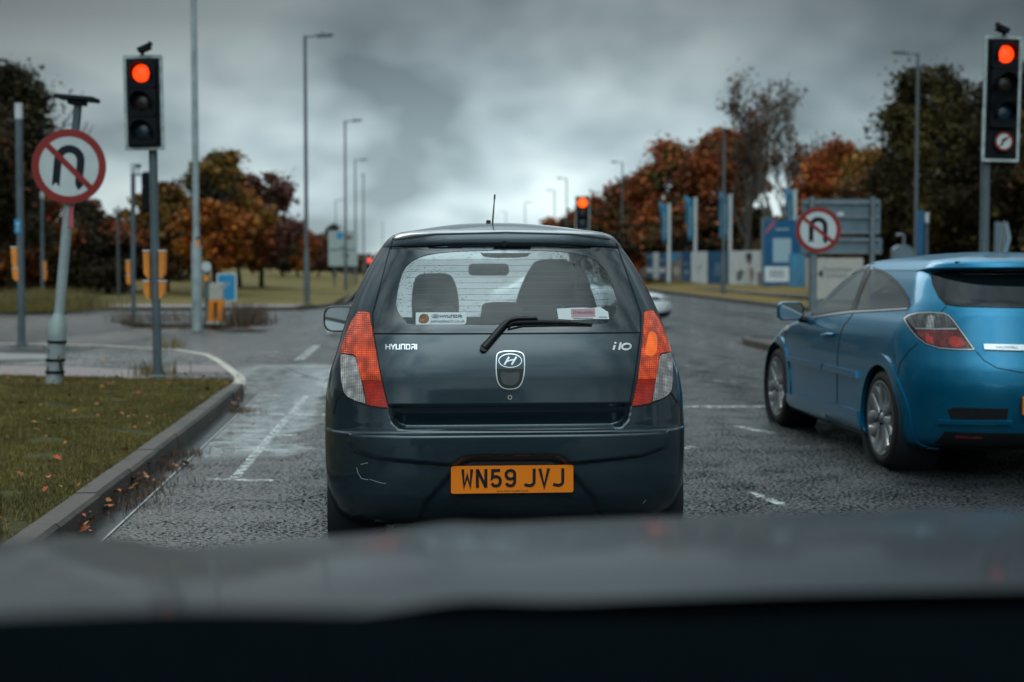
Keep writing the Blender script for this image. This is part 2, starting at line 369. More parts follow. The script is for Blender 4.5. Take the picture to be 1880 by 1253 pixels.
def wheel(parent, name, x, y, z, r, rim, wd, side, mt, mr, spokes=5, detail=True):
    """side: -1 left, +1 right; outer face at x"""
    M = Matrix.Translation((x, y, z)) @ Matrix.Rotation(side*PI/2, 4, 'Y')   # local z points outwards
    e = empty(name); e.parent = parent
    t = MB(); t.lathe([(rim-.01, -wd+.01), (rim+.01, -wd), (r-.03, -wd), (r-.008, -wd+.02), (r, -wd+.045), (r, -.045), (r-.008, -.02), (r-.03, -.004), (rim+.03, .004), (rim+.008, 0), (rim-.008, -.02), (rim-.02, -wd+.03)], M, 56)
    for k in range(4):
        zc = -.05-(wd-.1)*k/3; t.lathe([(r+.0015, zc-.004), (r+.0015, zc+.004)], M, 56, 1)
    t.build('tyre', [mt, MT['black']], e)
    w_ = MB(); w_.lathe([(rim+.004, .003), (rim-.004, .005), (rim-.018, 0), (rim-.03, -.03), (rim-.04, -wd*.7), (.08, -wd*.72)], M, 56)
    w_.lathe([(0, .0), (.03, -.002), (.034, -.012), (.065, -.02), (.075, -.05), (.075, -wd*.6)], M, 24)
    for k in range(spokes):
        a0 = 2*PI*k/spokes+.3
        for q in (-1, 1):
            n = 7; sec = []
            for i in range(n):
                f = i/(n-1); rr = .05+(rim-.068)*f; aa = a0+q*(.06+.27*f**1.4); wdt = (.030+.008*f)*(1.0 if f < .8 else 1.25); h = -.018-.012*math.sin(PI*f)+.012*f
                c = Vector((rr*math.cos(aa), rr*math.sin(aa), h)); tn = Vector((-math.sin(aa), math.cos(aa), 0)); sec.append([c-tn*wdt, c-tn*wdt*.6+Vector((0, 0, .014)), c+tn*wdt*.6+Vector((0, 0, .014)), c+tn*wdt, c+tn*wdt*.8-Vector((0, 0, .03)), c-tn*wdt*.8-Vector((0, 0, .03))])
            vs = [M @ p for s_ in sec for p in s_]; w_.add(vs, [(i*6+j, i*6+(j+1) % 6, (i+1)*6+(j+1) % 6, (i+1)*6+j) for i in range(n-1) for j in range(6)], 0, True)
    for k in range(5):
        a = 2*PI*k/5; w_.lathe([(.009, -.02), (.009, -.008), (0, -.006)], M @ Matrix.Translation((.05*math.cos(a), .05*math.sin(a), 0)), 8, 1)
    w_.build('rim', [mr, MT['black']], e)
    d = MB(); d.lathe([(.0, -wd*.45), (rim*.8, -wd*.45), (rim*.8, -wd*.5), (0, -wd*.5)], M, 32); d.build('brake_disc', MT['steel'], e)
    return e
# ================================================================ materials in use
mat('black', (.005, .006, .007), .6, var=.1, spec=.2); mat('rubber', (.012, .012, .013), .75, bump=.002, bscale=90)
mat('steel', (.30, .31, .32), .35, metal=.9); mat('galv', (.20, .235, .25), .5, metal=.35, vscale=3, var=.18, bump=.0008, bscale=40)
mat('galv_pale', (.36, .41, .41), .55, metal=.2, vscale=3, var=.2, bump=.0008, bscale=40)
mat('pole_grey', (.10, .13, .145), .5, vscale=2.5, var=.25); mat('lamp_grey', (.13, .15, .16), .5, metal=.3, vscale=3)
mat('bb_white', (.42, .47, .46), .5, vscale=9, var=.25); mat('bb_black', (.005, .006, .009), .6, spec=.2); mat('rust', (.20, .08, .04), .9, vscale=20, var=.4)
mat('sign_white', (.56, .60, .60), .45, vscale=6, var=.06); mat('sign_red', (.27, .012, .008), .4, vscale=6, var=.1); mat('sign_black', (.005, .012, .018), .5, spec=.25)
mat('orange_box', (.85, .27, .03), .45, vscale=5, var=.15); mat('white_plastic', (.6, .62, .62), .5)
mat('sign_blue', (.02, .27, .50), .45, var=.08); mat('orange_bright', (.95, .26, .01), .45); mat('cream', (.50, .46, .40), .6)
mat('hoard_blue', (.005, .10, .23), .4, vscale=1.5, var=.15); mat('hoard_teal', (.02, .17, .28), .5, vscale=2, var=.2); mat('hoard_white', (.74, .78, .80), .45, vscale=1.2, var=.08)
mat('hoard_sky', (.03, .33, .62), .45, vscale=.8, var=.35); mat('hoard_stone', (.33, .27, .22), .6, vscale=2.2, col2=(.12, .11, .12)); mat('pink', (.45, .10, .13), .5); mat('sign_back', (.135, .19, .22), .5, metal=.2, vscale=2, var=.15)
mat('text_pale', (.35, .5, .58), .5); mat('skin_print', (.30, .16, .11), .6); mat('dark_print', (.03, .035, .05), .6)
mat('red_lit', (.8, .05, .01), .4, emis=1.0, ecol=(1.5, .075, .006)); mat('red_far', (.8, .05, .01), .4, emis=1.0, ecol=(1.6, .17, .01)); mat('tail_far', (.7, .03, .02), .4, emis=1., ecol=(1.0, .10, .06))
mat('lens_amber_off', (.020, .007, .007), .4, coat=.2); mat('lens_green_off', (.005, .022, .04), .35, coat=.35)
mat('kerb', (.075, .058, .046), .75, vscale=4, col2=(.022, .018, .015), bump=.004, bscale=45); mat('kerb_pale', (.45, .40, .34), .7, vscale=7, var=.25, bump=.003, bscale=45)
mat('leaf_fall', (.32, .085, .02), .7, vscale=30, island=.7, var=.3); mat('twig', (.05, .04, .035), .8)
mat('bark', (.045, .035, .028), .9, vscale=4, var=.3, bump=.01, bscale=12)
def leafm(n, c, isl=.5): return mat(n, c, .75, vscale=.45, var=.45, island=isl, spec=.2)
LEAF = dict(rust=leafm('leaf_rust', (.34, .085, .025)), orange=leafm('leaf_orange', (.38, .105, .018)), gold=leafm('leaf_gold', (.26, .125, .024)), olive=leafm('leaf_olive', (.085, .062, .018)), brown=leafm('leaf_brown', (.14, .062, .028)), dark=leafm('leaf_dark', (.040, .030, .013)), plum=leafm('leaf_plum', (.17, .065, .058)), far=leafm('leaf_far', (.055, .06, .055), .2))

mat('gutter', (.02, .022, .024), .16, vscale=3, bump=.002, bscale=8); mat('gutter_edge', (.30, .31, .31), .3)
mat('slab', (.09, .10, .105), .5, vscale=3)
# ---- wet asphalt
def asphalt(name, base, wet, along=None):
    m = bpy.data.materials.new(name); m.use_nodes = True; nt = m.node_tree; b = nt.nodes['Principled BSDF']; N = nt.nodes.new; L = nt.links.new
    tc = N('ShaderNodeTexCoord'); P = tc.outputs['Object']
    def noise(sc, det=4, ro=.6, vec=None):
        n = N('ShaderNodeTexNoise'); n.inputs['Scale'].default_value = sc; n.inputs['Detail'].default_value = det; n.inputs['Roughness'].default_value = ro; L(vec or P, n.inputs['Vector']); return n.outputs[0]
    def mr(x, a, b_, c, d):
        n = N('ShaderNodeMapRange'); n.interpolation_type = 'SMOOTHSTEP'; L(x, n.inputs[0])
        for i, v in enumerate((a, b_, c, d)): n.inputs[i+1].default_value = v
        return n.outputs[0]
    def mt(op, a, c):
        n = N('ShaderNodeMath'); n.operation = op
        for i, q in enumerate((a, c)):
            if isinstance(q, (int, float)): n.inputs[i].default_value = q
            else: L(q, n.inputs[i])
        return n.outputs[0]
    # streaks worn along the road
    mp = N('ShaderNodeMapping'); mp.inputs['Rotation'].default_value = (0, 0, R(-4.5)); mp.inputs['Scale'].default_value = (1, .12, 1); L(P, mp.inputs[0])
    patch = noise(.55, 5, .6, mp.outputs[0]); fine = noise(75, 2, .7); mid = noise(3.0, 5)
    v = N('ShaderNodeTexVoronoi'); v.inputs['Scale'].default_value = 58; L(P, v.inputs['Vector'])
    wetm = mr(patch, .42, .62, 0, 1)
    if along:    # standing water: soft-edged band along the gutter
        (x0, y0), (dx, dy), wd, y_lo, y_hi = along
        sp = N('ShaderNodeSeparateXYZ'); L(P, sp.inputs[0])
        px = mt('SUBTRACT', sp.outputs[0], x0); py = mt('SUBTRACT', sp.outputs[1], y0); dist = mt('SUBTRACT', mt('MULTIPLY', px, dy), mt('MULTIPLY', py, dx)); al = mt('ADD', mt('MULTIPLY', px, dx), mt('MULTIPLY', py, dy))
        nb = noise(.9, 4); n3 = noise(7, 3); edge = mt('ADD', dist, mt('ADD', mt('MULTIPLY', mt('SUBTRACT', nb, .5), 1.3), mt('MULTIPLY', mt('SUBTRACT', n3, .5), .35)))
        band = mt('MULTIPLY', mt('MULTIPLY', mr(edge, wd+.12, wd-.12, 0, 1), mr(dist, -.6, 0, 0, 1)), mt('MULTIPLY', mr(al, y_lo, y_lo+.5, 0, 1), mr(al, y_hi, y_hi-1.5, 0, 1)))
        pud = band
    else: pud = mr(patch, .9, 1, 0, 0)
    cr = N('ShaderNodeValToRGB'); cr.color_ramp.elements[0].position = .32; cr.color_ramp.elements[1].position = .7; cr.color_ramp.elements[0].color = (base*.45, base*.48, base*.52, 1); cr.color_ramp.elements[1].color = (base*1.6, base*1.65, base*1.7, 1)
    grain = noise(42, 3, .75); gm = mr(mt('ADD', mt('MULTIPLY', grain, .8), mt('MULTIPLY', mt('ADD', mid, mt('MULTIPLY', patch, .8)), .2)), .53, .62, 0, 1)
    cr.color_ramp.elements[0].position = 0; cr.color_ramp.elements[1].position = 1; cr.color_ramp.elements[0].color = (base*.15, base*.28, base*.32, 1); L(gm, cr.inputs[0])
    puddle_glare = N('ShaderNodeMixRGB'); puddle_glare.inputs[2].default_value = (.50, .53, .53, 1); L(mt('MULTIPLY', pud, mr(mt('ADD', mt('MULTIPLY', noise(5, 5, .7), .5), mt('MULTIPLY', grain, .5)), .43, .56, 0, 1)), puddle_glare.inputs[0]); L(cr.outputs[0], puddle_glare.inputs[1]); L(puddle_glare.outputs[0], b.inputs['Base Color'])  # pale patches in the puddle's colour stand in for its bright sky reflection
    sp_ = mt('ADD', mt('MAXIMUM', mt('MULTIPLY', gm, .9), mt('MULTIPLY', pud, 1.1)), .0); L(sp_, b.inputs['Specular IOR Level'])
    r0 = mt('SUBTRACT', mt('ADD', wet, mt('MULTIPLY', mt('SUBTRACT', 1.0, gm), .50)), mt('MULTIPLY', wetm, .17)); r1 = mt('MULTIPLY', mt('SUBTRACT', 1.0, mt('MULTIPLY', pud, .88)), r0); L(r1, b.inputs['Roughness'])
    h = mt('ADD', mt('MULTIPLY', v.outputs['Distance'], .5), mt('MULTIPLY', grain, 1.2)); bp = N('ShaderNodeBump'); bp.inputs['Distance'].default_value = .014
    L(h, bp.inputs['Height']); L(mt('MULTIPLY', mt('SUBTRACT', 1.0, mt('MULTIPLY', pud, .93)), mt('SUBTRACT', 1.0, mt('MULTIPLY', wetm, .35))), bp.inputs['Strength']); L(bp.outputs[0], b.inputs['Normal']); b.inputs['IOR'].default_value = 1.5
    MT[name] = m; return m
# ---- ground cover
def ground(name, c1, c2, c3, sc=.25):
    m = bpy.data.materials.new(name); m.use_nodes = True; nt = m.node_tree; b = nt.nodes['Principled BSDF']; N = nt.nodes.new; L = nt.links.new
    tc = N('ShaderNodeTexCoord'); mp = N('ShaderNodeMapping'); mp.inputs['Scale'].default_value = (.35, 1, 1); L(tc.outputs['Object'], mp.inputs[0]); n = N('ShaderNodeTexNoise'); n.inputs['Scale'].default_value = sc; n.inputs['Detail'].default_value = 9; n.inputs['Roughness'].default_value = .72; L(mp.outputs[0], n.inputs['Vector'])
    r = N('ShaderNodeValToRGB'); e = r.color_ramp.elements; e[0].position = .35; e[0].color = (*c1, 1); e[1].position = .65; e[1].color = (*c3, 1); q = e.new(.5); q.color = (*c2, 1); L(n.outputs[0], r.inputs[0]); L(r.outputs[0], b.inputs['Base Color']); b.inputs['Roughness'].default_value = .95; b.inputs['Specular IOR Level'].default_value = .15
    n2 = N('ShaderNodeTexNoise'); n2.inputs['Scale'].default_value = 18; n2.inputs['Detail'].default_value = 5; L(tc.outputs['Object'], n2.inputs['Vector']); bp = N('ShaderNodeBump'); bp.inputs['Distance'].default_value = .06; L(n2.outputs[0], bp.inputs['Height']); L(bp.outputs[0], b.inputs['Normal']); MT[name] = m; return m
ground('grass_far', (.075, .060, .020), (.15, .115, .036), (.22, .16, .055)); ground('grass_near', (.03, .026, .012), (.06, .055, .018), (.10, .082, .026), 1.2); ground('earth', (.035, .03, .02), (.06, .05, .03), (.09, .07, .03)); ground('verge_gold', (.09, .06, .02), (.16, .11, .035), (.24, .16, .05), .6)
def lineY(A, B, y): return A.x+(B.x-A.x)*(y-A.y)/(B.y-A.y)

# ================================================================ roads and ground
KA = gp(446, 704, .12); KB = gp(106, 962, .12)                       # near kerb, top outer edge
kd = (KA-KB).normalized(); KB0 = KB-kd*5.5
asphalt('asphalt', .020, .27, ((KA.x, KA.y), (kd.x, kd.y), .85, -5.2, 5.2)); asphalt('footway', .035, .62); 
def flat(name, pts, z, m, kind='structure', ):
    o = mesh_obj(name, [(p[0], p[1], z) for p in pts], [tuple(range(len(pts)))], MT[m]); return tag(o, kind=kind)
flat('ground', [(-1500, -300), (1500, -300), (1500, 2500), (-1500, 2500)], -.30, 'earth')
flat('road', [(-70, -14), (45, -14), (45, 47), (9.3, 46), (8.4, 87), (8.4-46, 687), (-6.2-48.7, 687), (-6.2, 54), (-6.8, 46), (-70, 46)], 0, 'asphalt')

def kerb_run(name, pts, m, hgt=.12, wd=.125, stone=.9, closed=False, inward=1):
    """kerb stones laid end to end along the outer top edge; inward=+1 puts their width left of travel"""
    P = [Vector((p[0], p[1], 0)) for p in pts]; 
    if closed: P.append(P[0])
    mb = MB(); gap = .012
    for a, b in zip(P, P[1:]):
        L_ = (b-a).length; n = max(1, round(L_/stone)); t = (b-a).normalized(); nn = Vector((-t.y, t.x, 0))*inward
        for i in range(n):
            p = a+t*(L_*i/n+gap/2); q = a+t*(L_*(i+1)/n-gap/2); j = random.uniform(-.007, .007); vs = []
            for c in (p, q):
                for off, z in ((-.012+j, -.02), (0+j, hgt-.022), (.018+j, hgt+j*.5), (wd, hgt+j*.5), (wd, -.02)): vs.append(c+nn*off+Vector((0, 0, z)))
            f = [(k, (k+1) % 5, 5+(k+1) % 5, 5+k) for k in range(5)]+[(4, 3, 2, 1, 0), (5, 6, 7, 8, 9)]
            mb.add(vs, [x[::-1] for x in f] if inward > 0 else f, 0)
    o = mb.build(name, MT[m]); return tag(o, kind='structure')
gn = Vector((kd.y, -kd.x, 0)); gs = KB0+gn*.012; ge = KA+gn*.012
flat('gutter', [gs, gs+gn*.15, ge+gn*.15, ge], .005, 'gutter'); flat('gutter', [gs+gn*.15, gs+gn*.163, ge+gn*.163, ge+gn*.15], .006, 'gutter_edge')
nose = [gp(u, v, .12) for u, v in ((446, 704), (452, 700), (452, 693), (442, 684), (420, 668), (398, 655), (384, 650), (330, 641), (200, 634), (0, 629), (-500, 622))]
kerb_run('kerb', [KB0, KA], 'kerb', inward=1); kerb_run('kerb', nose, 'kerb_pale', hgt=.118, inward=1)
ins = [KB0+Vector((-.1, .05, 0)), KA+Vector((-.1, -.1, 0))]+[p+Vector((-.06, -.12, 0)) for p in nose[2:]]
def band(v0, v1, z): return [(u, v) for u, v in v0], z
G = lambda uv, z: [gp(u, v, z) for u, v in uv]
foot = G([(-500, 700), (0, 690), (150, 692), (300, 696), (436, 700), (446, 694), (436, 684), (414, 668), (394, 657), (330, 643), (200, 636), (0, 631), (-500, 624)], .104)
flat('footway', foot, .104, 'footway')
# tactile / block paving strips
def bricks(name, c1, c2, sc):
    m = bpy.data.materials.new(name); m.use_nodes = True; nt = m.node_tree; b = nt.nodes['Principled BSDF']; N = nt.nodes.new; L = nt.links.new
    tc = N('ShaderNodeTexCoord'); mp = N('ShaderNodeMapping'); mp.inputs['Rotation'].default_value = (0, 0, R(8)); L(tc.outputs['Object'], mp.inputs[0]); k = N('ShaderNodeTexBrick'); k.inputs['Color1'].default_value = (*c1, 1); k.inputs['Color2'].default_value = (*c2, 1); k.inputs['Mortar'].default_value = (.03, .03, .035, 1); k.inputs['Scale'].default_value = sc; k.inputs['Mortar Size'].default_value = .06
    L(mp.outputs[0], k.inputs['Vector']); L(k.outputs[0], b.inputs['Base Color']); b.inputs['Roughness'].default_value = .55; bp = N('ShaderNodeBump'); bp.inputs['Distance'].default_value = .006; bp.invert = True; L(k.outputs['Fac'], bp.inputs['Height']); L(bp.outputs[0], b.inputs['Normal']); MT[name] = m
bricks('brick', (.17, .10, .095), (.24, .15, .14), 2.5)
flat('paving', G([(-400, 694), (0, 692), (150, 693), (290, 696), (300, 684), (432, 684), (418, 672), (410, 669), (320, 671), (285, 681), (150, 674), (-400, 668)], .108), .1085, 'brick')
flat('paving', G([(-400, 663), (0, 661), (95, 659), (95, 651), (0, 648), (-400, 646)], .108), .1085, 'slab')
ni = G([(-900, 705), (0, 690), (150, 693), (300, 697), (425, 697), (438, 702)], .11)
lawn_poly = [KB0+Vector((-.11, 0, 0)), KA+Vector((-.13, -.12, 0))]+ni[::-1][1:]+[KB0+Vector((-14, 0, 0))]
flat('lawn', lawn_poly, .11, 'grass_near')

def heightfield(name, xs, ys, fz, inside_fn, m):
    V = []; F = []; idx = {}
    for j, y in enumerate(ys):
        for i, x in enumerate(xs(y)): idx[i, j] = len(V); V.append((x, y, fz(x, y)))
    nx = len(xs(ys[0]))
    for j in range(len(ys)-1):
        for i in range(nx-1): F.append((idx[i, j], idx[i+1, j], idx[i+1, j+1], idx[i, j+1]))
    return tag(mesh_obj(name, V, F, MT[m], smooth=True), kind='structure')
def left_edge(y): return -6.9 if y < 48 else -6.3-.077*(y-48)
def zl(x, y):
    d = left_edge(y)-x; return .10+1.55*float(sstep(50, 125, y))*float(sstep(0, 22, d))+.12*math.sin(x*.21+1)*math.sin(y*.13)*float(sstep(2, 12, d))
def right_edge(y): return 9.4-(.012*(y-46)) if y < 90 else 8.87-.077*(y-90)
def zr(x, y):
    d = x-right_edge(y); return .10+.42*float(sstep(1.5, 9, d))*float(sstep(46, 75, y))+.06*math.sin(x*.4)*math.sin(y*.17)*float(sstep(3, 9, d))
lx = [0, .3, 1, 2, 3.5, 6, 9, 13, 18, 25, 35, 50, 80, 140]; fy = list(np.linspace(50, 150, 30))+[170, 200, 240, 300, 400, 550, 700]
heightfield('grass_field', lambda y: [left_edge(y)-d for d in lx[::-1]], fy, zl, None, 'grass_far')
ry = [46, 48, 52]+list(np.linspace(56, 150, 30))+[170, 200, 240, 300, 400, 550, 700]
heightfield('grass_verge', lambda y: [right_edge(y)+d for d in lx], ry, zr, None, 'verge_gold')
flat('footpath', [(right_edge(y)+2.6, y) for y in (49, 60, 75, 90)]+[(right_edge(y)+4.3, y) for y in (90, 75, 60, 49)], .19, 'footway')
kerb_run('kerb', [(right_edge(y), y) for y in (46, 60, 75, 90, 120, 200)][::-1], 'kerb', inward=1, stone=3)
kerb_run('kerb', [(-70, 46.05), (-7.0, 46.05), (-6.6, 48), (-6.3, 54)]+[(left_edge(y), y) for y in (80, 120, 200)], 'kerb', inward=1, stone=3)
# pink block paving along the far side of the crossing, and the path across the field
flat('paving', [(-70, 46.15), (-7.2, 46.15), (-7.2, 50.0), (-70, 50.0)], .112, 'brick')
flat('path', G([(95, 548), (215, 531), (225, 535), (130, 551)], .2), .2, 'footway')
# island in the crossing
IS = [(u, v) for u, v in ((222, 597), (250, 602), (300, 604), (400, 604), (455, 601), (468, 597), (455, 592), (400, 589), (300, 588), (240, 590))]
isl = [gp(u, v, 0) for u, v in IS]; kerb_run('kerb', isl, 'kerb', closed=True, inward=1, stone=.9)
ic = sum(isl, Vector())/len(isl); flat('traffic_island', [ic+(p-ic)*.97 for p in isl], .105, 'footway')
isr = [(4.05, 24.6), (4.15, 25.6), (7.5, 26.2), (7.5, 13), (5.0, 13.0), (4.55, 16), (4.2, 22)]; kerb_run('kerb', isr[::-1], 'kerb', closed=True, inward=1, stone=.9)
ic = Vector((5.8, 19, 0)); flat('traffic_island', [(ic.x+(a-ic.x)*.95, ic.y+(b-ic.y)*.985) for a, b in isr], .105, 'footway')

# ---- road paint (worn)
def paint_mat():
    m = bpy.data.materials.new('road_paint'); m.use_nodes = True; nt = m.node_tree; b = nt.nodes['Principled BSDF']; N = nt.nodes.new; L = nt.links.new
    tc = N('ShaderNodeTexCoord'); n = N('ShaderNodeTexNoise'); n.inputs['Scale'].default_value = 14; n.inputs['Detail'].default_value = 8; n.inputs['Roughness'].default_value = .75; L(tc.outputs['Object'], n.inputs['Vector'])
    r = N('ShaderNodeValToRGB'); r.color_ramp.elements[0].position = .46; r.color_ramp.elements[1].position = .60; r.color_ramp.elements[0].color = (0, 0, 0, 1); L(n.outputs[0], r.inputs[0]); L(r.outputs[0], b.inputs['Alpha']); b.inputs['Base Color'].default_value = (.60, .62, .60, 1); b.inputs['Roughness'].default_value = .5; MT['road_paint'] = m
paint_mat(); mb = MB()
def pline(pts, wd):
    W = [gp(u, v) for u, v in pts]
    for a, b in zip(W, W[1:]):
        t = (b-a).normalized(); nn = Vector((-t.y, t.x, 0))*wd/2; mb.add([a-nn+Vector((0, 0, .004)), b-nn+Vector((0, 0, .004)), b+nn+Vector((0, 0, .004)), a+nn+Vector((0, 0, .004))], [(0, 1, 2, 3)])
for pts, wd in (([(430, 880), (492, 808), (530, 765), (562, 728)], .065), ([(497, 762), (625, 763)], .16), ([(1240, 748), (1430, 747)], .17), ([(380, 881), (500, 884)], .09), ([(500, 800), (545, 800)], .09), ([(548, 662), (583, 634)], .14), ([(602, 612), (618, 600)], .14), ([(590, 700), (625, 683)], .06), ([(520, 689), (560, 690)], .12), ([(590, 716), (625, 716)], .1), ([(1352, 783), (1420, 797)], .09), ([(1254, 822), (1275, 824)], .12), ([(1378, 905), (1440, 929)], .07), ([(1310, 700), (1350, 701)], .07), ([(1335, 676), (1352, 676)], .12), ([(1250, 672), (1275, 672)], .1)): pline(pts, wd)
o = mb.build('road_marking', MT['road_paint']); tag(o, kind='structure')
asphalt('asphalt_patch', .014, .42)
flat('road_patch', [gp(u, v) for u, v in ((1262, 655), (1345, 652), (1372, 690), (1270, 694))], .0025, 'asphalt_patch'); flat('road_patch', [gp(u, v) for u, v in ((480, 645), (560, 648), (545, 668), (450, 664))], .0025, 'asphalt_patch')
mat('tar', (.006, .006, .007), .3, var=.1); mb = MB()
for pts in ([(395, 930), (450, 918), (520, 922), (600, 905)], [(600, 700), (560, 690), (520, 672), (470, 660)]): pts = crs(pts, 5, False); pline([(u+random.uniform(-1.5, 1.5), v+random.uniform(-.6, .6)) for u, v in pts], .018)
tag(mb.build('sealed_crack', MT['tar']), kind='structure')

# ---- grass blades and fallen leaves
def scatter_poly(poly, n):
    p = np.array([(q[0], q[1]) for q in poly]); lo = p.min(0); hi = p.max(0); o = np.zeros((0, 2))
    while len(o) < n: q = RNG.uniform(lo, hi, (n, 2)); o = np.concatenate([o, q[inside(p, q)]])
    return o[:n]
def grass(name, pts, z, hmin, hmax, wd, m):
    n = len(pts); a = RNG.uniform(0, 2*PI, n); h = RNG.uniform(hmin, hmax, n); ln = RNG.uniform(.1, .7, n)*h; w_ = RNG.uniform(.6, 1.2, n)*wd; b = RNG.uniform(0, 2*PI, n)
    base = np.column_stack([pts, np.full(n, z)]); sx = np.column_stack([np.cos(a), np.sin(a), np.zeros(n)])*w_[:, None]; tip = np.column_stack([np.cos(b)*ln, np.sin(b)*ln, h]); mid = tip*[.35, .35, .6]
    V = np.stack([base-sx, base+sx, base+mid+sx*.7, base+mid-sx*.7, base+tip], 1).reshape(-1, 3); k = np.arange(n)*5
    me = bpy.data.meshes.new(name); me.vertices.add(len(V)); me.vertices.foreach_set('co', V.ravel()); lp = np.stack([k, k+1, k+2, k+3, k+3, k+2, k+4], 1).ravel()
    me.loops.add(len(lp)); me.loops.foreach_set('vertex_index', lp); st = np.stack([np.arange(n)*7, np.arange(n)*7+4], 1).ravel(); me.polygons.add(2*n); me.polygons.foreach_set('loop_start', st); me.polygons.foreach_set('loop_total', np.tile([4, 3], n)); me.update(calc_edges=True); me.materials.append(MT[m]); o = bpy.data.objects.new(name, me); COL.objects.link(o); return o
mat('blade', (.19, .14, .035), .7, vscale=1.3, col2=(.085, .066, .018), island=.55, spec=.3); mat('blade_dry', (.20, .15, .055), .8, vscale=1.5, island=.4, spec=.3); mat('weed', (.12, .075, .05), .9, vscale=3, island=.5)
vis = [KB0+Vector((-.11, 0, 0)), KA+Vector((-.13, -.1, 0))]+ni[::-1][1:-1]+[gp(-250, 690, .11), gp(-350, 1100, .11)]
p = scatter_poly(vis, 150000); cl = np.sin(p[:, 0]*5+np.sin(p[:, 1]*3))*np.sin(p[:, 1]*4.3+p[:, 0]*2)
tag(grass('grass', p[cl > -.75], .108, .012, .036, .0026, 'blade'), 'short damp green grass of the roadside lawn in the left foreground', 'grass', kind='stuff')
p = scatter_poly(vis, 4000); tag(grass('grass_tufts', p, .108, .03, .08, .0025, 'blade_dry'), 'paler dry grass stalks standing up out of the left foreground lawn', 'grass', kind='stuff')
def leaves(name, P, size, m):
    mb = MB()
    for p in P:
        s = size*random.uniform(.5, 1.25); M = Matrix.Translation(p) @ Matrix.Rotation(random.uniform(0, 6.3), 4, 'Z') @ Matrix.Rotation(random.uniform(-.7, .7), 4, 'X') @ Matrix.Rotation(random.uniform(-.5, .5), 4, 'Y')
        pts = [(0, -1), (.35, -.5), (.75, -.55), (.5, -.05), (.9, .3), (.4, .4), (0, 1), (-.4, .4), (-.9, .3), (-.5, -.05), (-.75, -.55), (-.35, -.5)]; vs = [M @ Vector((a*s*.5, b*s*.5, .18*s*abs(a))) for a, b in pts]+[M @ Vector((0, 0, 0))]
        mb.add(vs, [(i, (i+1) % 12, 12) for i in range(12)])
    return mb.build(name, MT[m])
P = [Vector((x, y, .15)) for x, y in scatter_poly(vis, 130)]+[gp(u, v, .17) for u, v in ((150, 735), (230, 826), (145, 890), (8, 735), (190, 828), (165, 722), (40, 700), (275, 778), (100, 700), (120, 703), (180, 683), (235, 765))]
for u, v in [(320, 690), (340, 688), (420, 686), (440, 692), (250, 692), (385, 690)]+[(random.uniform(300, 445), random.uniform(684, 704)) for _ in range(30)]: P.append(gp(u, v, .14))
for u, v in [(300, 855), (240, 895), (205, 925), (160, 965), (430, 750), (268, 888)]:
    for _ in range(9): P.append(gp(u+random.gauss(0, 13), v+random.gauss(0, 8), .03)+Vector((0, 0, random.uniform(0, .05))))
P += [gp(465, 780, .02), (gp(340, 850, .02)), gp(75, 640, .13), gp(190, 660, .13), gp(210, 681, .14), gp(155, 663, .13), gp(1400, 640, .15)]+[gp(random.gauss(1380, 25), random.gauss(632, 5), .03) for _ in range(30)]+[gp(random.gauss(445, 18), random.gauss(600, 2), .08) for _ in range(60)]+[gp(random.uniform(226, 465), 603+random.uniform(-1, 1.5), .05) for _ in range(120)]
tag(leaves('fallen_leaves', P, .055, 'leaf_fall'), 'orange and brown fallen autumn leaves lying on the grass and in the gutter', 'leaves', kind='stuff')
debris = [gp(300, 856, .02), gp(262, 885, .02), gp(235, 905, .02), gp(215, 925, .02), gp(330, 832, .02), gp(435, 752, .02)]
p = np.concatenate([RNG.normal((q.x, q.y), (.10, .12), (260, 2)) for q in debris]); tag(grass('gutter_weeds', p, .002, .01, .05, .004, 'weed'), 'dark clumps of rotting leaves and weeds in the gutter below the kerb', 'weeds', kind='stuff')
def clump(name, u, v, z, n, r, h, m, label):
    c = gp(u, v, z); p = RNG.normal((c.x, c.y), r, (n, 2)); return tag(grass(name, p, z, h*.3, h, .006 if h < .5 else .012, m), label, 'weeds', kind='stuff')
clump('weeds', 450, 598, .1, 500, (.25, .4), .6, 'weed', 'brown weeds at the right tip of the island in the crossing'); clump('weeds', 236, 594, .1, 200, (.2, .3), .4, 'weed', 'thin weeds at the left tip of the island in the crossing')
clump('weeds', 320, 592, .1, 260, (.5, .5), .35, 'weed', 'sparse weeds behind the kerb in the middle of the crossing island'); clump('weeds', 285, 690, .11, 120, (.12, .1), .22, 'blade_dry', 'weeds round the foot of the left traffic light')
clump('weeds', 75, 568, .1, 3500, (.9, .8), .75, 'blade_dry', 'yellowish bush of tall weeds on the far kerb at the left'); clump('weeds', 25, 572, .1, 2500, (1.0, .6), .35, 'blade', 'low green weeds along the far kerb at the extreme left'); clump('weeds', 310, 640, .11, 120, (.15, .2), .25, 'blade_dry', 'stray dandelion stalks at the back edge of the footway island')
mat('hedge', (.030, .014, .010), .9, vscale=1.5, island=.6)
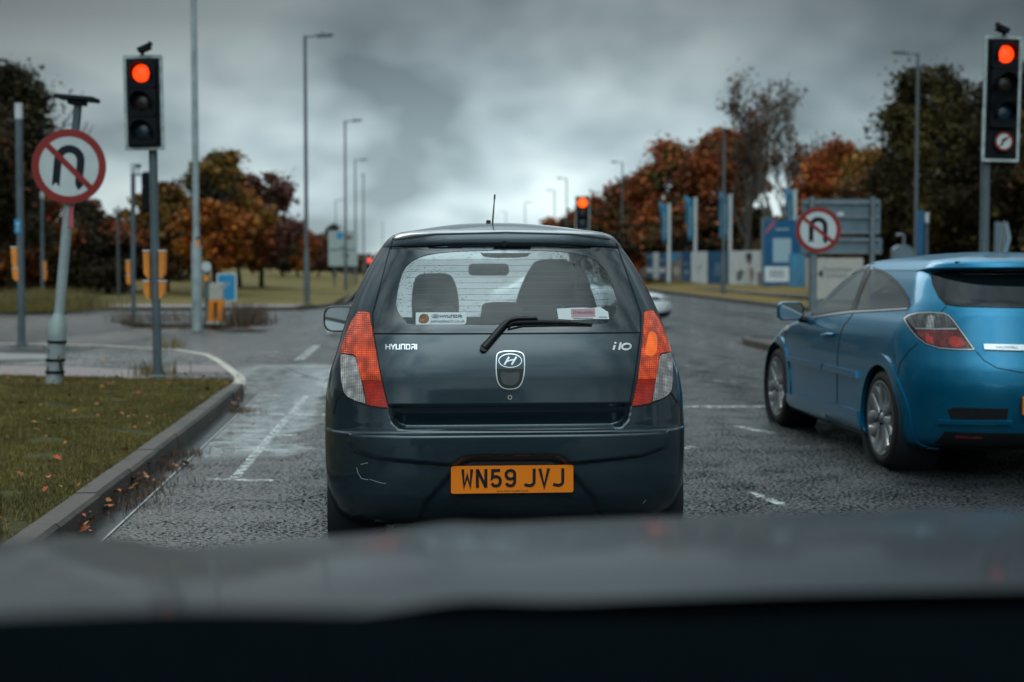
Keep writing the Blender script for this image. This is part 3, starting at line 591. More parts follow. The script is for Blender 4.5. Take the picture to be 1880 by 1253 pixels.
# ================================================================ street furniture
def face(o, s=1.):
    """2-D sign coordinates (metres) -> local space of a thing facing -Y"""
    return lambda a, b, t: Vector((a*s, -t, b*s))
def circ(r, n=48, cx=0, cz=0): return [(cx+r*math.cos(2*PI*i/n), cz+r*math.sin(2*PI*i/n)) for i in range(n)]
def ringm(mb, r0, r1, fn, t0, t1, m, n=48, cx=0, cz=0):
    a = circ(r0, n, cx, cz); b = circ(r1, n, cx, cz); vs = [fn(*p, t1) for p in a]+[fn(*p, t1) for p in b]+[fn(*p, t0) for p in b]
    mb.add(vs, [(i, (i+1) % n, n+(i+1) % n, n+i)[::-1] for i in range(n)]+[(n+i, n+(i+1) % n, 2*n+(i+1) % n, 2*n+i)[::-1] for i in range(n)], m)
def roundel(parent, c, r, kind='uturn', tilt=0., name='sign_face'):
    """round prohibition sign; c = local centre"""
    e = empty(name); e.parent = parent; e.location = c; e.rotation_euler = (0, tilt, 0); f = face(None)
    mb = MB(); mb.prism(circ(r), f, -.003, .0, 2); mb.prism(circ(r*.99), f, .0, .001, 0); mb.prism(circ(r*.99)[::-1], f, -.004, -.006, 2)
    mb.box((0, .018, r*.45), (r*1.1, .025, .04), 2); mb.box((0, .018, -r*.45), (r*1.1, .025, .04), 2); mb.build('disc', [MT['sign_white'], MT['sign_red'], MT['sign_back']], e)
    s = MB(); k = r/.375; w_ = .078*k
    if kind == 'uturn':
        # n-shaped arrow: left leg with notched tail, right leg with point
        pts = [(-.115*k, -.13*k), (-.115*k, .06*k)]+[(.0+(-.115*k)*math.cos(R(t)), .06*k+.115*k*math.sin(R(t))) for t in range(15, 180, 15)]+[(.115*k, .06*k), (.115*k, -.13*k)]
        s.stroke([pts], w_, f, .001, .0025)
        h = w_/2; x = -.115*k; y = -.13*k; s.prism([(x-h, y), (x-h, y-.085*k), (x, y-.045*k)], f, .001, .0025); s.prism([(x-h, y), (x, y-.045*k), (x+h, y)], f, .001, .0025); s.prism([(x, y-.045*k), (x+h, y-.085*k), (x+h, y)], f, .001, .0025)
        x = .115*k; s.prism([(x-h, y), (x-h*.9, y-.045*k), (x, y-.10*k), (x+h*1.1, y-.05*k), (x+h, y)], f, .001, .0025)
    else:
        w2 = .06*k; pts = [(-.07*k, -.17*k), (-.07*k, .02*k), (-.05*k, .07*k), (0, .10*k), (.06*k, .10*k)]; s.stroke([pts], w2, f, .001, .0025); s.prism([(.05*k, .17*k), (.05*k, .03*k), (.18*k, .10*k)], f, .001, .0025)
    s.build('arrow', MT['sign_black'], e)
    g = MB(); ringm(g, r*.80, r*.992, f, .0, .004, 0); a = R(-39 if kind == 'uturn' else 45); d = r*.81; g.stroke([[(-d*math.cos(a), -d*math.sin(a)), (d*math.cos(a), d*math.sin(a))]], .058*k, f, .001, .0042); g.build('red_ring', MT['sign_red'], e)
    return e
def signal_head(parent, c, wd, ht, n=3, lit=0, litmat='red_lit', roundel_at=None, detector=True, lens_r=.1, facing=0., lm=None):
    e = empty('signal_head'); e.parent = parent; e.location = c; e.rotation_euler = (0, 0, facing); f = face(None); w2, h2 = wd/2, ht/2
    b = MB(); b.prism(rrect(-w2, -h2, w2, h2, .02), f, -.01, .0, 0); b.prism(rrect(-w2+.035, -h2+.035, w2-.035, h2-.035, .015), f, .0, .002, 1); b.prism(rrect(-w2, -h2, w2, h2, .02)[::-1], f, -.01, -.012, 1)
    for x in (-w2+.02, w2-.02):
        for z in np.linspace(-h2+.05, h2-.05, 4): b.prism(rrect(x-.008, z-.004, x+.008, z+.004, .002, 2), f, 0, .0025, 2)
    b.build('backing_board', [MT['bb_white'], MT['bb_black'], MT['rust']], e)
    hw = min(.15, w2-.045); k = n+(1 if roundel_at else 0); sp = (ht-.10)/k; top = h2-.05-sp/2
    for i in range(n):
        z = top-sp*i; a = empty('aspect'); a.parent = e; a.location = (0, 0, z); q = MB(); q.prism(rrect(-hw, -sp/2+.004, hw, sp/2-.004, .03), f, .0, .055, 0); q.prism(rrect(-hw, -sp/2+.004, hw, sp/2-.004, .03)[::-1], f, -.14, -.14, 0, False); q.box((0, .08, 0), (hw*1.9, .13, sp*.96), 0)
        q.build('housing', MT['bb_black'], a, bevel=.006)
        l = MB(); M = Matrix.Translation((0, -.045, 0)) @ Matrix.Rotation(PI/2, 4, 'X'); l.lathe([(lens_r, .0), (lens_r*.9, .022), (lens_r*.6, .036), (0, .042)], M, 32); l.build('lens', MT[litmat if i == lit else ('lens_amber_off' if i == 1 else 'lens_green_off' if i == 2 else 'lens_amber_off')], a)
        v = MB(); M2 = Matrix.Rotation(PI/2, 4, 'X'); pr = []
        nn = 30; a0, a1 = R(-35), R(215); vs = []
        for j in range(nn+1):
            t = a0+(a1-a0)*j/nn; dp = .055+.085*(.35+.65*max(0, math.sin((t-a0)/(a1-a0)*PI)))
            for rr, y in ((lens_r+.012, -.045), (lens_r+.016, -dp-.03), (lens_r+.012, -dp-.03), (lens_r+.008, -.045)): vs.append(Vector((rr*math.cos(t), y, rr*math.sin(t))))
        v.add(vs, [(4*j+q, 4*j+(q+1) % 4, 4*j+4+(q+1) % 4, 4*j+4+q) for j in range(nn) for q in range(4)], 0, False); v.build('visor', MT['bb_black'], a)
    if roundel_at:
        z = top-sp*n; q = MB(); q.prism(rrect(-hw, -sp/2, hw, sp/2, .03), f, .0, .055, 0); q.build('housing', MT['bb_black'], e, bevel=.006); roundel(e, (0.01, -.06, z+.01), .105, 'right')
    if detector:
        d = MB(); s = detector; d.tube([(0, 0, h2), (0, 0, h2+.04)], .02, 8); d.box((.03*s, -.02, h2+.065), (.13, .12, .055), 0, Matrix.Rotation(R(-22*s), 3, 'Y')); d.tube([(.07*s, -.03, h2+.085), (.115*s, -.08, h2+.105)], [.028, .03], 10); d.build('detector', MT['bb_black'], e, bevel=.004)
    return e
def button_box(parent, x, z, side, h=.27, name='push_button_unit', y=0, wd=.10):
    """yellow pedestrian unit seen edge-on: box with a slanting lower end"""
    mb = MB(); x0 = x; x1 = x+side*wd; d = .11
    pr = [(x0, z+h), (x1, z+h), (x1-side*.008, z+.06), (x1-side*.045, z), (x0, z)]
    if side < 0: pr = pr[::-1]
    pr = pr[::-1]
    mb.prism(pr, lambda a, b, t: Vector((a, y-t, b)), -d/2, d/2, 0); mb.prism(pr[::-1], lambda a, b, t: Vector((a, y-t, b)), -d/2, -d/2, 0, False); mb.box(((x0+x1)/2, y, z+h+.006), (wd+.01, d+.01, .018), 1); return mb.build(name, [MT['orange_box'], MT['white_plastic']], parent, bevel=.005)
def pole(parent, h, r, m, lean=Vector(), base=True, name='pole', seg=None):
    mb = MB(); pts = seg or [(Vector((0, 0, -.05)), r), (Vector((lean.x, lean.y, h)), r)]; mb.tube([p for p, _ in pts], [q for _, q in pts], 20)
    if base: mb.tube([(0, 0, -.02), (0, 0, .02)], r*1.7, 16); mb.tube([(0, 0, .02), (0, 0, .035)], [r*1.5, r*1.05], 16)
    return mb.build(name, MT[m], parent)
# left traffic light
b = gp(290, 694, .11); t = empty('traffic_light', b, 0, 'left traffic light with red lamp lit and four orange boxes on its pole', 'traffic light', 'traffic lights at the junction')
Y = b.y; top = at(281, 283, Y)-b; pole(t, 0, .048, 'pole_grey', name='pole', seg=[(Vector((0, 0, -.05)), .048), (Vector((top.x*.9, 0, 2.0)), .048), (Vector((top.x, 0, top.z+.3)), .047)])
c = at(268, 191, Y)-b; h = signal_head(t, (c.x, -.1, c.z), .44, 1.035, 3, detector=1); h.rotation_euler = (0, R(-.8), R(-3))
for v0 in (512, 549):
    for sd_, u in ((-1, 276), (1, 294)):
        q = at(u, v0, Y)-b; button_box(t, q.x, q.z, sd_, h=.30 if v0 == 512 else .19, wd=.066)
# right traffic light
b = Vector((at(1806, 500, 16).x, 16, .11)); t = empty('traffic_light', b, 0, 'tall traffic light at the right edge with a small no right turn roundel below', 'traffic light', 'traffic lights at the junction')
pole(t, 3.0, .052, 'pole_grey'); c = at(1834, 184, 16)-b; h = signal_head(t, (c.x, -.1, c.z), .435, 1.39, 3, roundel_at=True, detector=-1, lens_r=.1); h.rotation_euler = (0, R(.8), R(6))
# far signal above the roof
D = 44; b = Vector((at(1069, 500, D).x, D, .0)); t = empty('traffic_light', b, 0, 'distant traffic light showing orange red over the roof of the dark hatchback', 'traffic light', 'traffic lights at the junction'); pole(t, 2.6, .055, 'pole_grey'); c = at(1069, 392, D)-b; signal_head(t, (c.x, -.1, c.z), .45, 1.05, 3, litmat='red_far', detector=None, lens_r=.155)
D = 62; b = Vector((at(679, 500, D).x, D, .1)); t = empty('traffic_light', b, 0, 'tiny far red signal beside the left roof pillar of the dark hatchback', 'traffic light', 'traffic lights at the junction'); pole(t, 1.2, .05, 'pole_grey'); c = at(679, 480, D)-b; signal_head(t, (c.x, -.1, c.z-.1), .3, .62, 2, litmat='tail_far', detector=None, lens_r=.12)
# leaning no U-turn post with solar lamp
b = gp(100, 706, .11); Y = b.y; t = empty('no_u_turn_sign', b, 0, 'leaning no U-turn sign on a battered pale post with a solar lamp on top', 'road sign', 'no U-turn signs')
P = lambda u, v: at(u, v, Y)-b
mb = MB(); mb.tube([P(108, 584), P(126, 380), P(133, 300)], .052, 20); mb.build('post', MT['galv_pale'], t)
mb = MB(); mb.tube([Vector((-.01, 0, -.05)), P(100, 690), P(104, 630), P(106, 594), P(108, 582), P(108.5, 576)], [.085, .088, .094, .096, .062, .054], 24); mb.build('base_sleeve', MT['galv_pale'], t)
mb = MB()
for u, v in ((105, 628), (102, 661), (101, 683)): mb.tube([P(u, v+2.5), P(u, v-2.5)], .099, 24)
mb.tube([P(113, 660)+Vector((0, -.06, 0)), P(116, 672)+Vector((0, -.09, 0)), P(122, 690)+Vector((0, -.1, 0))], .012, 6); mb.build('strap', MT['black'], t)
mb = MB()
for u, v, hh in ((93, 640, 8), (92, 673, 14), (112, 652, 9), (97, 668, 6)): mb.tube([P(u, v)+Vector((.0, -.078, 0)), P(u+.6, v+hh)+Vector((.0, -.078, 0))], .008, 6)
mb.build('rust_patch', MT['rust'], t)
mb = MB(); mb.tube([P(133, 300), P(144, 186)], .042, 14); mb.build('lamp_stem', MT['pole_grey'], t)
mb = MB(); c = P(142, 181); mb.box(c+Vector((0, 0, .0)), (.40, .28, .045), 0, Matrix.Rotation(R(5), 3, 'Y')); mb.box(c+Vector((0, 0, -.045)), (.17, .16, .05), 0, Matrix.Rotation(R(5), 3, 'Y')); mb.build('solar_lamp', MT['sign_black'], t, bevel=.01)
roundel(t, P(131.5, 307)+Vector((0, -.09, 0)), .385, 'uturn', R(6))
mb = MB(); mb.prism(rrect(-.03, -.12, .03, .13, .01), lambda a, b_, t_: P(132, 397)+Vector((a, -.045-t_, b_)), .0, .003); mb.build('reflective_tape', MT['pink'], t)
# right no U-turn sign
D = 23.5; b = Vector((at(1493, 500, D).x, D, .11)); t = empty('no_u_turn_sign', b, 0, 'upright no U-turn sign on a grey post in front of the big grey sign back', 'road sign', 'no U-turn signs'); pole(t, 2.2, .06, 'galv')
P2 = lambda u, v: at(u, v, D)-b
roundel(t, P2(1500, 423)+Vector((0, -.09, 0)), .375)
# grey-topped signal posts with push buttons at the far left
def grey_post(u, vb, vt, z, r, label, boxes=(), sticker=None, cap=True):
    b = gp(u, vb, z); D = b.y; t = empty('signal_post', b, 0, label, 'post', 'grey posts with orange push button boxes'); tp = at(u-(6 if u < 60 else 1), vt, D)-b
    mb = MB(); mb.tube([Vector((0, 0, -.05)), Vector((tp.x, 0, tp.z-.25))], r, 16); mb.tube([(0, 0, -.02), (0, 0, .03)], r*1.6, 14); mb.build('pole', MT['pole_grey'], t)
    if cap: mb = MB(); mb.tube([Vector((tp.x, 0, tp.z-.25)), Vector((tp.x, 0, tp.z))], r*1.06, 16); mb.build('cap', MT['white_plastic'], t)
    for x, v0, v1, sd_ in boxes:
        q = at(x, v0, D)-b; q1 = at(x, v1, D)-b; button_box(t, q.x, q.z, sd_, h=q1.z-q.z)
    if sticker: q = at(*sticker, D)-b; mb = MB(); f = lambda a, b_, t_: q+Vector((a, -r-.002-t_, b_)); mb.prism(rrect(-.05, -.11, .05, .11, .01), f, 0, .004, 0); mb.prism(circ(.022, 12, 0, .04), f, .004, .006, 1); mb.stroke([[(0, .01), (0, -.05)], [(-.02, -.06), (.02, -.06)]], .014, f, .004, .006, 1); mb.build('sticker', [MT['sign_blue'], MT['sign_white']], t)
    return t, b, D
grey_post(40, 634, 190, .11, .058, 'grey post at the far left edge with blue sticker and orange button box', [(34, 492, 455, -1), (36, 516, 493, -1)], (35, 416))
grey_post(78, 552, 352, .2, .07, 'thin grey post behind the leaning sign, orange box on its right side', [(80, 498, 481, 1), (81, 515, 499, 1)])
t, b, D = grey_post(245, 590, 300, .11, .055, 'grey signal post on the crossing island with an orange box and a dark signal head', [(240, 505, 479, -1), (240.5, 523, 506, -1)])
c = at(275, 353, D)-b; h = signal_head(t, (c.x, .05, c.z), .40, .95, 3, lit=9, detector=None); h.rotation_euler = (0, 0, R(165)); mb = MB(); q = at(256, 321, D)-b; mb.tube([Vector((0, 0, q.z)), Vector((c.x, 0, q.z))], .02, 8); mb.tube([Vector((c.x, 0, q.z)), Vector((c.x, 0, q.z+.1))], .02, 8); q = at(254, 305, D)-b; mb.tube([q, q+Vector((0, 0, -.25))], .015, 8); mb.box(q, (.1, .16, .08)); mb.build('bracket', MT['pole_grey'], t)
# street lamps
def lamp(u, vt, D, label, arm=1, base_v=None, x=None, thick=1., ht=None, z0=None, head=True):
    X = at(u, 500, D).x if x is None else x; gz = z0 if z0 is not None else (zl(X, D) if X < left_edge(D) and D > 48 else zr(X, D) if X > right_edge(D) and D > 46 else 0.)
    b = Vector((X, D, gz)); t = empty('street_lamp', b, 0, label, 'street lamp', 'street lamps along the road'); H_ = ht or (at(u, vt, D).z-gz)
    mb = MB(); mb.tube([(0, 0, -.1), (0, 0, 1.7), (0, 0, 1.8), (0, 0, 2.0), (0, 0, H_)], [.11*thick, .11*thick, .09*thick, .075*thick, .055*thick], 16); mb.box((0, -.1*thick, .8), (.10, .03, .5)); mb.build('pole', MT['lamp_grey' if D > 40 else 'galv_pale'], t)
    if arm:
        mb = MB(); mb.tube([(0, 0, H_-.05), (arm*.35, 0, H_+.0)], .035, 8); mb.build('arm', MT['lamp_grey'], t)
        mb = MB(); mb.box((arm*.70, 0, H_+.02), (.62, .28, .07), 0, Matrix.Rotation(R(-4*arm), 3, 'Y')); mb.box((arm*.66, 0, H_-.03), (.46, .22, .05), 1, Matrix.Rotation(R(-4*arm), 3, 'Y')); mb.box((arm*.62, 0, H_+.09), (.07, .07, .06)); mb.build('lantern', [MT['pole_grey'], MT['white_plastic']], t, bevel=.012)
    else: mb = MB(); mb.box((.0, -.3, H_+.02), (.28, .6, .08)); mb.build('lantern', [MT['pole_grey']], t, bevel=.012)
    return t
t = lamp(361, -260, 30.5, 'nearest pale lamp post at the left, running out of the top of the picture', 1, z0=.1); b = t.location
q = at(364, 446, 30.5)-b; mb = MB(); mb.prism(rect(-.025, -.09, .035, .06), lambda a, b_, t_: q+Vector((a, -.1-t_, b_)), -.03, .003, 0); mb.prism(rect(-.025, .07, .04, .12), lambda a, b_, t_: q+Vector((a, -.1-t_, b_)), -.03, .003, 1); mb.build('label_plate', [MT['orange_bright'], MT['black']], t)
lamp(563, 66, 52, 'tallest fully visible street lamp, second from the left', 1)
lamp(635, 222, 85, 'street lamp beside the far white road sign, third in the left row', 1); lamp(653, 294, 117, 'fourth street lamp of the left row with short right hand arm', 1); lamp(668, 322, 142, 'armless looking pole close to the right of the fourth left lamp', 0); lamp(617, 368, 195, 'faint small street lamp left of the third lamp, above the white road sign', 1); lamp(703, 408, 290, 'tiny far street lamp halfway between the left row and the hatchback aerial', 0)
lamp(1142, 298, 120, 'street lamp right of the distant signal with arm pointing left', -1); lamp(1040, 328, 142, 'street lamp just left of the distant signal above the hatchback roof', -1); lamp(1018, 350, 170, 'small street lamp at the left end of the red tree bank', -1); lamp(964, 372, 205, 'small isolated street lamp over the hatchback roof against the sky', 1); lamp(929, 389, 250, 'tiniest street lamp just right of the hatchback aerial', -1)
lamp(1328, 240, 72, 'plain lamp post standing in the verge in front of the blue hoarding flags', 0, thick=1.1); lamp(1680, 98, 57, 'tall street lamp with left arm in front of the dark trees on the right', -1)
# lantern post in front of the left hedge
D = 62; b = Vector((at(217, 500, D).x, D, zl(-17, D))); t = empty('path_lamp', b, 0, 'short white-topped lamp on a slim post in front of the dark left hedge', 'lamp'); q = at(217, 392, D)-b; mb = MB(); mb.tube([(0, 0, 0), (0, 0, q.z)], .06, 10); mb.build('pole', MT['lamp_grey'], t); mb = MB(); mb.tube([(0, 0, q.z), (0, 0, q.z+.12), (0, 0, q.z+.2)], [.12, .2, .16], 12); mb.build('lantern', MT['white_plastic'], t)
# signs on the island
D = 34; b = Vector((at(380, 500, D).x, D, 0)); t = empty('keep_left_post', b, 0, 'short grey post with a round white sign disc beside the tall pale lamp post', 'post'); q = at(380, 490, D)-b; mb = MB(); mb.tube([(0, 0, 0), (0, 0, q.z)], .065, 12); mb.build('pole', MT['pole_grey'], t); mb = MB(); mb.prism(circ(.12, 24), lambda a, b_, t_: q+Vector((a, -.08-t_, b_)), 0, .01); mb.build('disc', MT['sign_white'], t); mb = MB(); mb.box(q+Vector((0, -.07, -.28)), (.1, .04, .14)); mb.build('orange_marker', MT['orange_box'], t)
D = 35; b = Vector((at(416, 500, D).x, D, 0)); t = empty('information_board', b, 0, 'small blue information board with a white border beyond the crossing island', 'sign'); q = at(416, 528, D)-b; f = lambda a, b_, t_: q+Vector((a, -t_, b_)); mb = MB(); mb.prism(rrect(-.245, -.35, .245, .35, .03), f, -.02, 0, 0); mb.prism(rrect(-.205, -.31, .205, .31, .03), f, 0, .003, 1); mb.build('panel', [MT['sign_white'], MT['sign_blue']], t)
mb = MB(); mb.stroke([[(-.12, .10), (.10, .10)], [(-.12, .05), (.05, .05)], [(-.12, 0), (.0, 0)]], .022, f, .003, .005); mb.build('lettering', MT['cream'], t); mb = MB(); mb.tube([(-.15, .03, 0), (-.15, .03, q.z+.2)], .02, 8); mb.tube([(.15, .03, 0), (.15, .03, q.z+.2)], .02, 8); mb.build('leg', MT['galv'], t)
D = 31.7; b = Vector((at(397, 500, D).x, D, .1)); t = empty('bollard', b, 0, 'cream and orange plastic marker bollard with a black mark standing on the crossing island', 'bollard'); lo = at(397, 588, D)-b; hi = at(397, 520, D)-b; mid = at(397, 551, D)-b
mb = MB(); zs = [(0, .18), (mid.z, .155), (hi.z-.05, .15), (hi.z, .13)]
def slab(mb, z0, w0, z1, w1, d, m): mb.add([(-w0, -d, z0), (w0, -d, z0), (w0, d, z0), (-w0, d, z0), (-w1, -d, z1), (w1, -d, z1), (w1, d, z1), (-w1, d, z1)], [(3, 2, 1, 0), (4, 5, 6, 7), (0, 1, 5, 4), (1, 2, 6, 5), (2, 3, 7, 6), (3, 0, 4, 7)], m)
slab(mb, 0, .20, .07, .185, .12, 0); slab(mb, mid.z, .155, hi.z-.03, .145, .1, 0); slab(mb, hi.z-.03, .145, hi.z, .12, .1, 0); mb.build('shell', MT['cream'], t, bevel=.012)
mb = MB(); slab(mb, .07, .185, mid.z, .155, .105, 0); mb.build('orange_panel', MT['orange_bright'], t, bevel=.006); mb = MB(); f = lambda a, b_, t_: Vector((a, -.105-t_, b_)); mb.prism(rrect(-.035, .14, .035, mid.z-.05, .01), f, -.005, .004); mb.build('black_mark', MT['black'], t)
# far white direction sign, left
D = 100; X = at(629, 500, D).x; b = Vector((X, D, zl(X, D))); t = empty('direction_sign', b, 0, 'far white direction sign on two posts behind the third left lamp', 'road sign'); P3 = lambda u, v: at(u, v, D)-b
c0 = P3(603, 489); c1 = P3(656, 424); f = lambda a, b_, t_: Vector((a, -t_, b_)); mb = MB(); mb.prism(rrect(c0.x, c0.z, c1.x, c1.z, .08), f, -.05, 0); mb.build('panel', MT['bb_white'], t)
mb = MB(); q = P3(624, 433); mb.prism(circ(.25, 16, q.x, q.z), f, 0, .02, 0); q = P3(641, 436); mb.prism(rect(q.x-.25, q.z-.12, q.x+.2, q.z+.1), f, 0, .02, 1); z = P3(0, 459).z; mb.stroke([[(c0.x+.1, z), (-.3, z), (0, z+.25), (.3, z), (c1.x-.15, z)], [(0, z+.2), (0, z-.6)]], .09, f, 0, .02, 2)
z = P3(0, 470).z; mb.prism(rect(.15, z-.1, .45, z+.08), f, 0, .021, 3); mb.build('symbols', [MT['sign_blue'], MT['rust'], MT['sign_back'], MT['sign_red']], t); mb = MB(); mb.tube([(-.6, .1, 0), (-.6, .1, c1.z)], .06, 8); mb.tube([(.6, .1, 0), (.6, .1, c1.z)], .06, 8); mb.build('post', MT['lamp_grey'], t)
# large sign seen from behind, right
D = 31; b = Vector((at(1545, 500, D).x, D, .1)); t = empty('sign_back', b, 0, 'big grey back of a road sign on two posts behind the right no U-turn sign', 'road sign'); P4 = lambda u, v: at(u, v, D)-b
c0 = P4(1472, 432); c1 = P4(1617, 366); mb = MB(); mb.prism(rrect(c0.x, c0.z, c1.x, c1.z, .06), f, -.02, .0); mb.build('upper_panel', MT['sign_back'], t); c2 = P4(1470, 468); c3 = P4(1620, 436); mb = MB(); mb.prism(rrect(c2.x, c2.z, c3.x, c3.z, .05), f, -.02, .0); mb.build('lower_panel', MT['sign_back'], t)
mb = MB()
for zz_ in (c1.z-.08, c0.z+.06, c3.z-.06, c2.z+.05, (c0.z+c1.z)/2): mb.box(((c0.x+c1.x)/2, -.03, zz_), (c1.x-c0.x-.06, .04, .06))
mb.build('rail', MT['galv'], t)
for u in (1489, 1600): q = P4(u, 400); mb = MB(); mb.tube([(q.x, -.09, -.1), (q.x, -.09, c1.z+.05)], .058, 12); mb.build('post', MT['galv'], t)
q = P4(1543, 394); mb = MB(); mb.prism(rect(q.x-.07, q.z-.05, q.x+.07, q.z+.05), f, .0, .004); mb.build('sticker', MT['white_plastic'], t)
# white board with a black arrow under it
D = 40; b = Vector((at(1540, 500, D).x, D, .1)); t = empty('white_board', b, 0, 'white board with a black arrow and grey lettering below the big grey sign back', 'sign'); c0 = at(1497, 550, D)-b; c1 = at(1585, 474, D)-b; mb = MB(); mb.prism(rect(c0.x, c0.z, c1.x, c1.z), f, -.03, 0); mb.build('panel', MT['cream'], t)
q = at(1507, 503, D)-b; mb = MB(); mb.prism([(q.x-.09, q.z), (q.x+.05, q.z-.12), (q.x+.05, q.z+.12)], f, 0, .006); mb.build('arrow', MT['black'], t); vs, fs = text_pts('Stoneham', .20); mb = MB(); q = at(1538, 495, D)-b; mb.add([q+Vector((x, -.006, z)) for x, z in vs], fs); vs, fs = text_pts('Gardens', .18); q = at(1535, 506, D)-b; mb.add([q+Vector((x, -.006, z)) for x, z in vs], fs); mb.build('lettering', MT['sign_back'], t); mb = MB(); mb.box((c0.x+.1, .05, 0), (.08, .08, 2*max(.3, c1.z))); mb.box((c1.x-.1, .05, 0), (.08, .08, 2*max(.3, c1.z))); mb.build('leg', MT['galv'], t)
# small things right
D = 48; b = Vector((at(1835, 500, D).x, D, zr(17, D))); t = empty('chevron_sign', b, 0, 'grey arrow-shaped direction sign at the right edge behind the traffic light pole', 'road sign'); c0 = at(1826, 466, D)-b; c1 = at(1857, 408, D)-b; mb = MB(); zc = (c0.z+c1.z)/2
mb.prism([(c0.x, c0.z), (c1.x-.12, c0.z), (c1.x, zc), (c1.x-.12, c1.z), (c0.x, c1.z)], f, -.04, 0); mb.build('panel', MT['sign_back'], t); mb = MB(); mb.stroke([[(c1.x-.2, c0.z+.02), (c1.x-.06, zc), (c1.x-.2, c1.z-.02)]], .05, f, 0, .01); mb.build('border', MT['text_pale'], t); mb = MB(); mb.tube([(0, .06, 0), (0, .06, c1.z)], .05, 10); mb.build('post', MT['galv'], t)
D = 44; b = Vector((at(1700, 500, D).x, D, .1)); t = empty('signal_post', b, 0, 'slim grey post with a white cap and dark box right of the tall right lamp', 'post'); q = at(1700, 391, D)-b; mb = MB(); mb.tube([(0, 0, 0), (0, 0, q.z-.3)], .06, 10); mb.build('pole', MT['pole_grey'], t); mb = MB(); mb.tube([(0, 0, q.z-.3), (0, 0, q.z)], .07, 10); mb.build('cap', MT['white_plastic'], t); c0 = at(1683, 470, D)-b; c1 = at(1694, 388, D)-b; mb = MB(); mb.box(((c0.x+c1.x)/2, 0, (c0.z+c1.z)/2), (c1.x-c0.x, .3, c1.z-c0.z)); mb.build('signal_box', MT['hoard_blue'], t, bevel=.01)
D = 50; b = Vector((at(1655, 500, D).x, D, zr(13, D))); t = empty('standpipe', b, 0, 'grey rounded cabinet with a bent pipe left of the tall right lamp', 'cabinet'); q = at(1657, 432, D)-b; mb = MB(); r_ = .33; zc = (at(1655, 462, D)-b).z; mb.prism([(-r_, 0), (r_, 0)]+[(r_*math.cos(R(a)), zc+r_*.7*math.sin(R(a))) for a in range(0, 181, 20)], lambda a, b_, t_: Vector((a, -t_, b_)), -.25, .25); mb.build('cabinet', MT['sign_back'], t); mb = MB(); mb.tube([(q.x+.04, 0, zc), (q.x+.04, 0, q.z), (q.x-.05, 0, q.z+.02), (q.x-.22, 0, q.z)], .05, 10); mb.build('pipe', MT['galv'], t)
# -------- hoarding
def hline(u): return float(np.interp(u, [1150, 1300, 1400, 1450, 1500], [122, 100, 88, 80, 72]))
HB = Vector((at(1300, 500, 100).x, 100, 0)); hb = empty('hoarding', HB, 0, 'long blue and white printed building site hoarding behind the right verge', 'hoarding')
def hp(u, v, off=0): D = hline(u); return at(u, v, D)-HB-Vector((0, off, 0))
def panel(name, u0, u1, vt0, vb0, vt1, vb1, m, prints=()):
    mb = MB(); a, b_, c_, d_ = hp(u0, vb0), hp(u1, vb1), hp(u1, vt1), hp(u0, vt0); o = Vector((0, .09, 0)); mb.add([a, b_, c_, d_, a+o, b_+o, c_+o, d_+o], [(0, 1, 2, 3), (7, 6, 5, 4), (1, 5, 6, 2), (4, 0, 3, 7), (3, 2, 6, 7)], 0); ms = [MT[m]]; ob = mb.build(name, ms, hb)
    pn_ = (b_-a).cross(Vector((0, 0, 1))).normalized(); pn_ = pn_ if pn_.y < 0 else -pn_
    def onp(u, v, k): d = ray(u, v); o_ = Vector((0, 0, EYE))-HB; return o_+d*((a-o_).dot(pn_)/d.dot(pn_))+pn_*(.012+.008*k)
    for k, (pu, pv, pm) in enumerate(prints):
        pts = [onp(x, y, k) for x, y in zip(pu, pv)]; q = MB(); q.add(pts, [tuple(range(len(pts)))]); q.build('print', MT[pm], ob)
R4 = lambda x0, y0, x1, y1: ((x0, x1, x1, x0), (y1, y1, y0, y0))
def pn(u0, u1, m, pr=()):
    t_ = lambda u: float(np.interp(u, [1150, 1300, 1400, 1500], [465, 462, 460, 466])); b_ = lambda u: float(np.interp(u, [1150, 1250, 1300, 1400, 1500], [508, 516, 522, 530, 542])); panel('panel', u0, u1-.25, t_(u0), b_(u0), t_(u1), b_(u1), m, pr)
EL = lambda cx, cy, rx, ry, n=14: ([cx+rx*math.cos(2*PI*i/n) for i in range(n)], [cy-ry*math.sin(2*PI*i/n) for i in range(n)])
pn(1140, 1172, 'hoard_blue'); pn(1172, 1187, 'hoard_stone', [(*R4(1176, 466, 1184, 500), 'cream')]); pn(1187, 1199, 'hoard_blue', [(*R4(1187.5, 492, 1198.5, 501), 'hoard_white'), (*R4(1189, 470, 1197, 473), 'text_pale')]); pn(1199, 1210, 'hoard_white'); pn(1210, 1222, 'hoard_blue', [(*R4(1210.5, 492, 1221.5, 501), 'hoard_white'), (*R4(1212, 476, 1220, 479), 'text_pale')])
pn(1222, 1252, 'hoard_stone', [((1222.5, 1251, 1251, 1240, 1234, 1222.5), (481, 470, 465, 465, 465, 466), 'hoard_sky'), (*EL(1237, 474, 7, 6), 'hoard_sky'), (*EL(1243, 498, 6, 9), 'cream'), (*EL(1230, 503, 5, 7), 'sign_back')])
pn(1252, 1269, 'hoard_blue', [(*EL(1260, 500, 2.5, 4), 'text_pale'), (*EL(1260, 485, 2, 2.5), 'text_pale')]); pn(1269, 1299, 'hoard_white', [((1281, 1284, 1288, 1287, 1284, 1282, 1284, 1281), (495, 487, 489, 493, 490, 494, 498, 499), 'sign_back')])
pn(1299, 1338, 'hoard_blue', [(*R4(1312, y, 1324, y+1.6), 'text_pale') for y in (485, 491, 497, 503)]+[(*R4(1303, 474, 1333, 476), 'hoard_teal')])
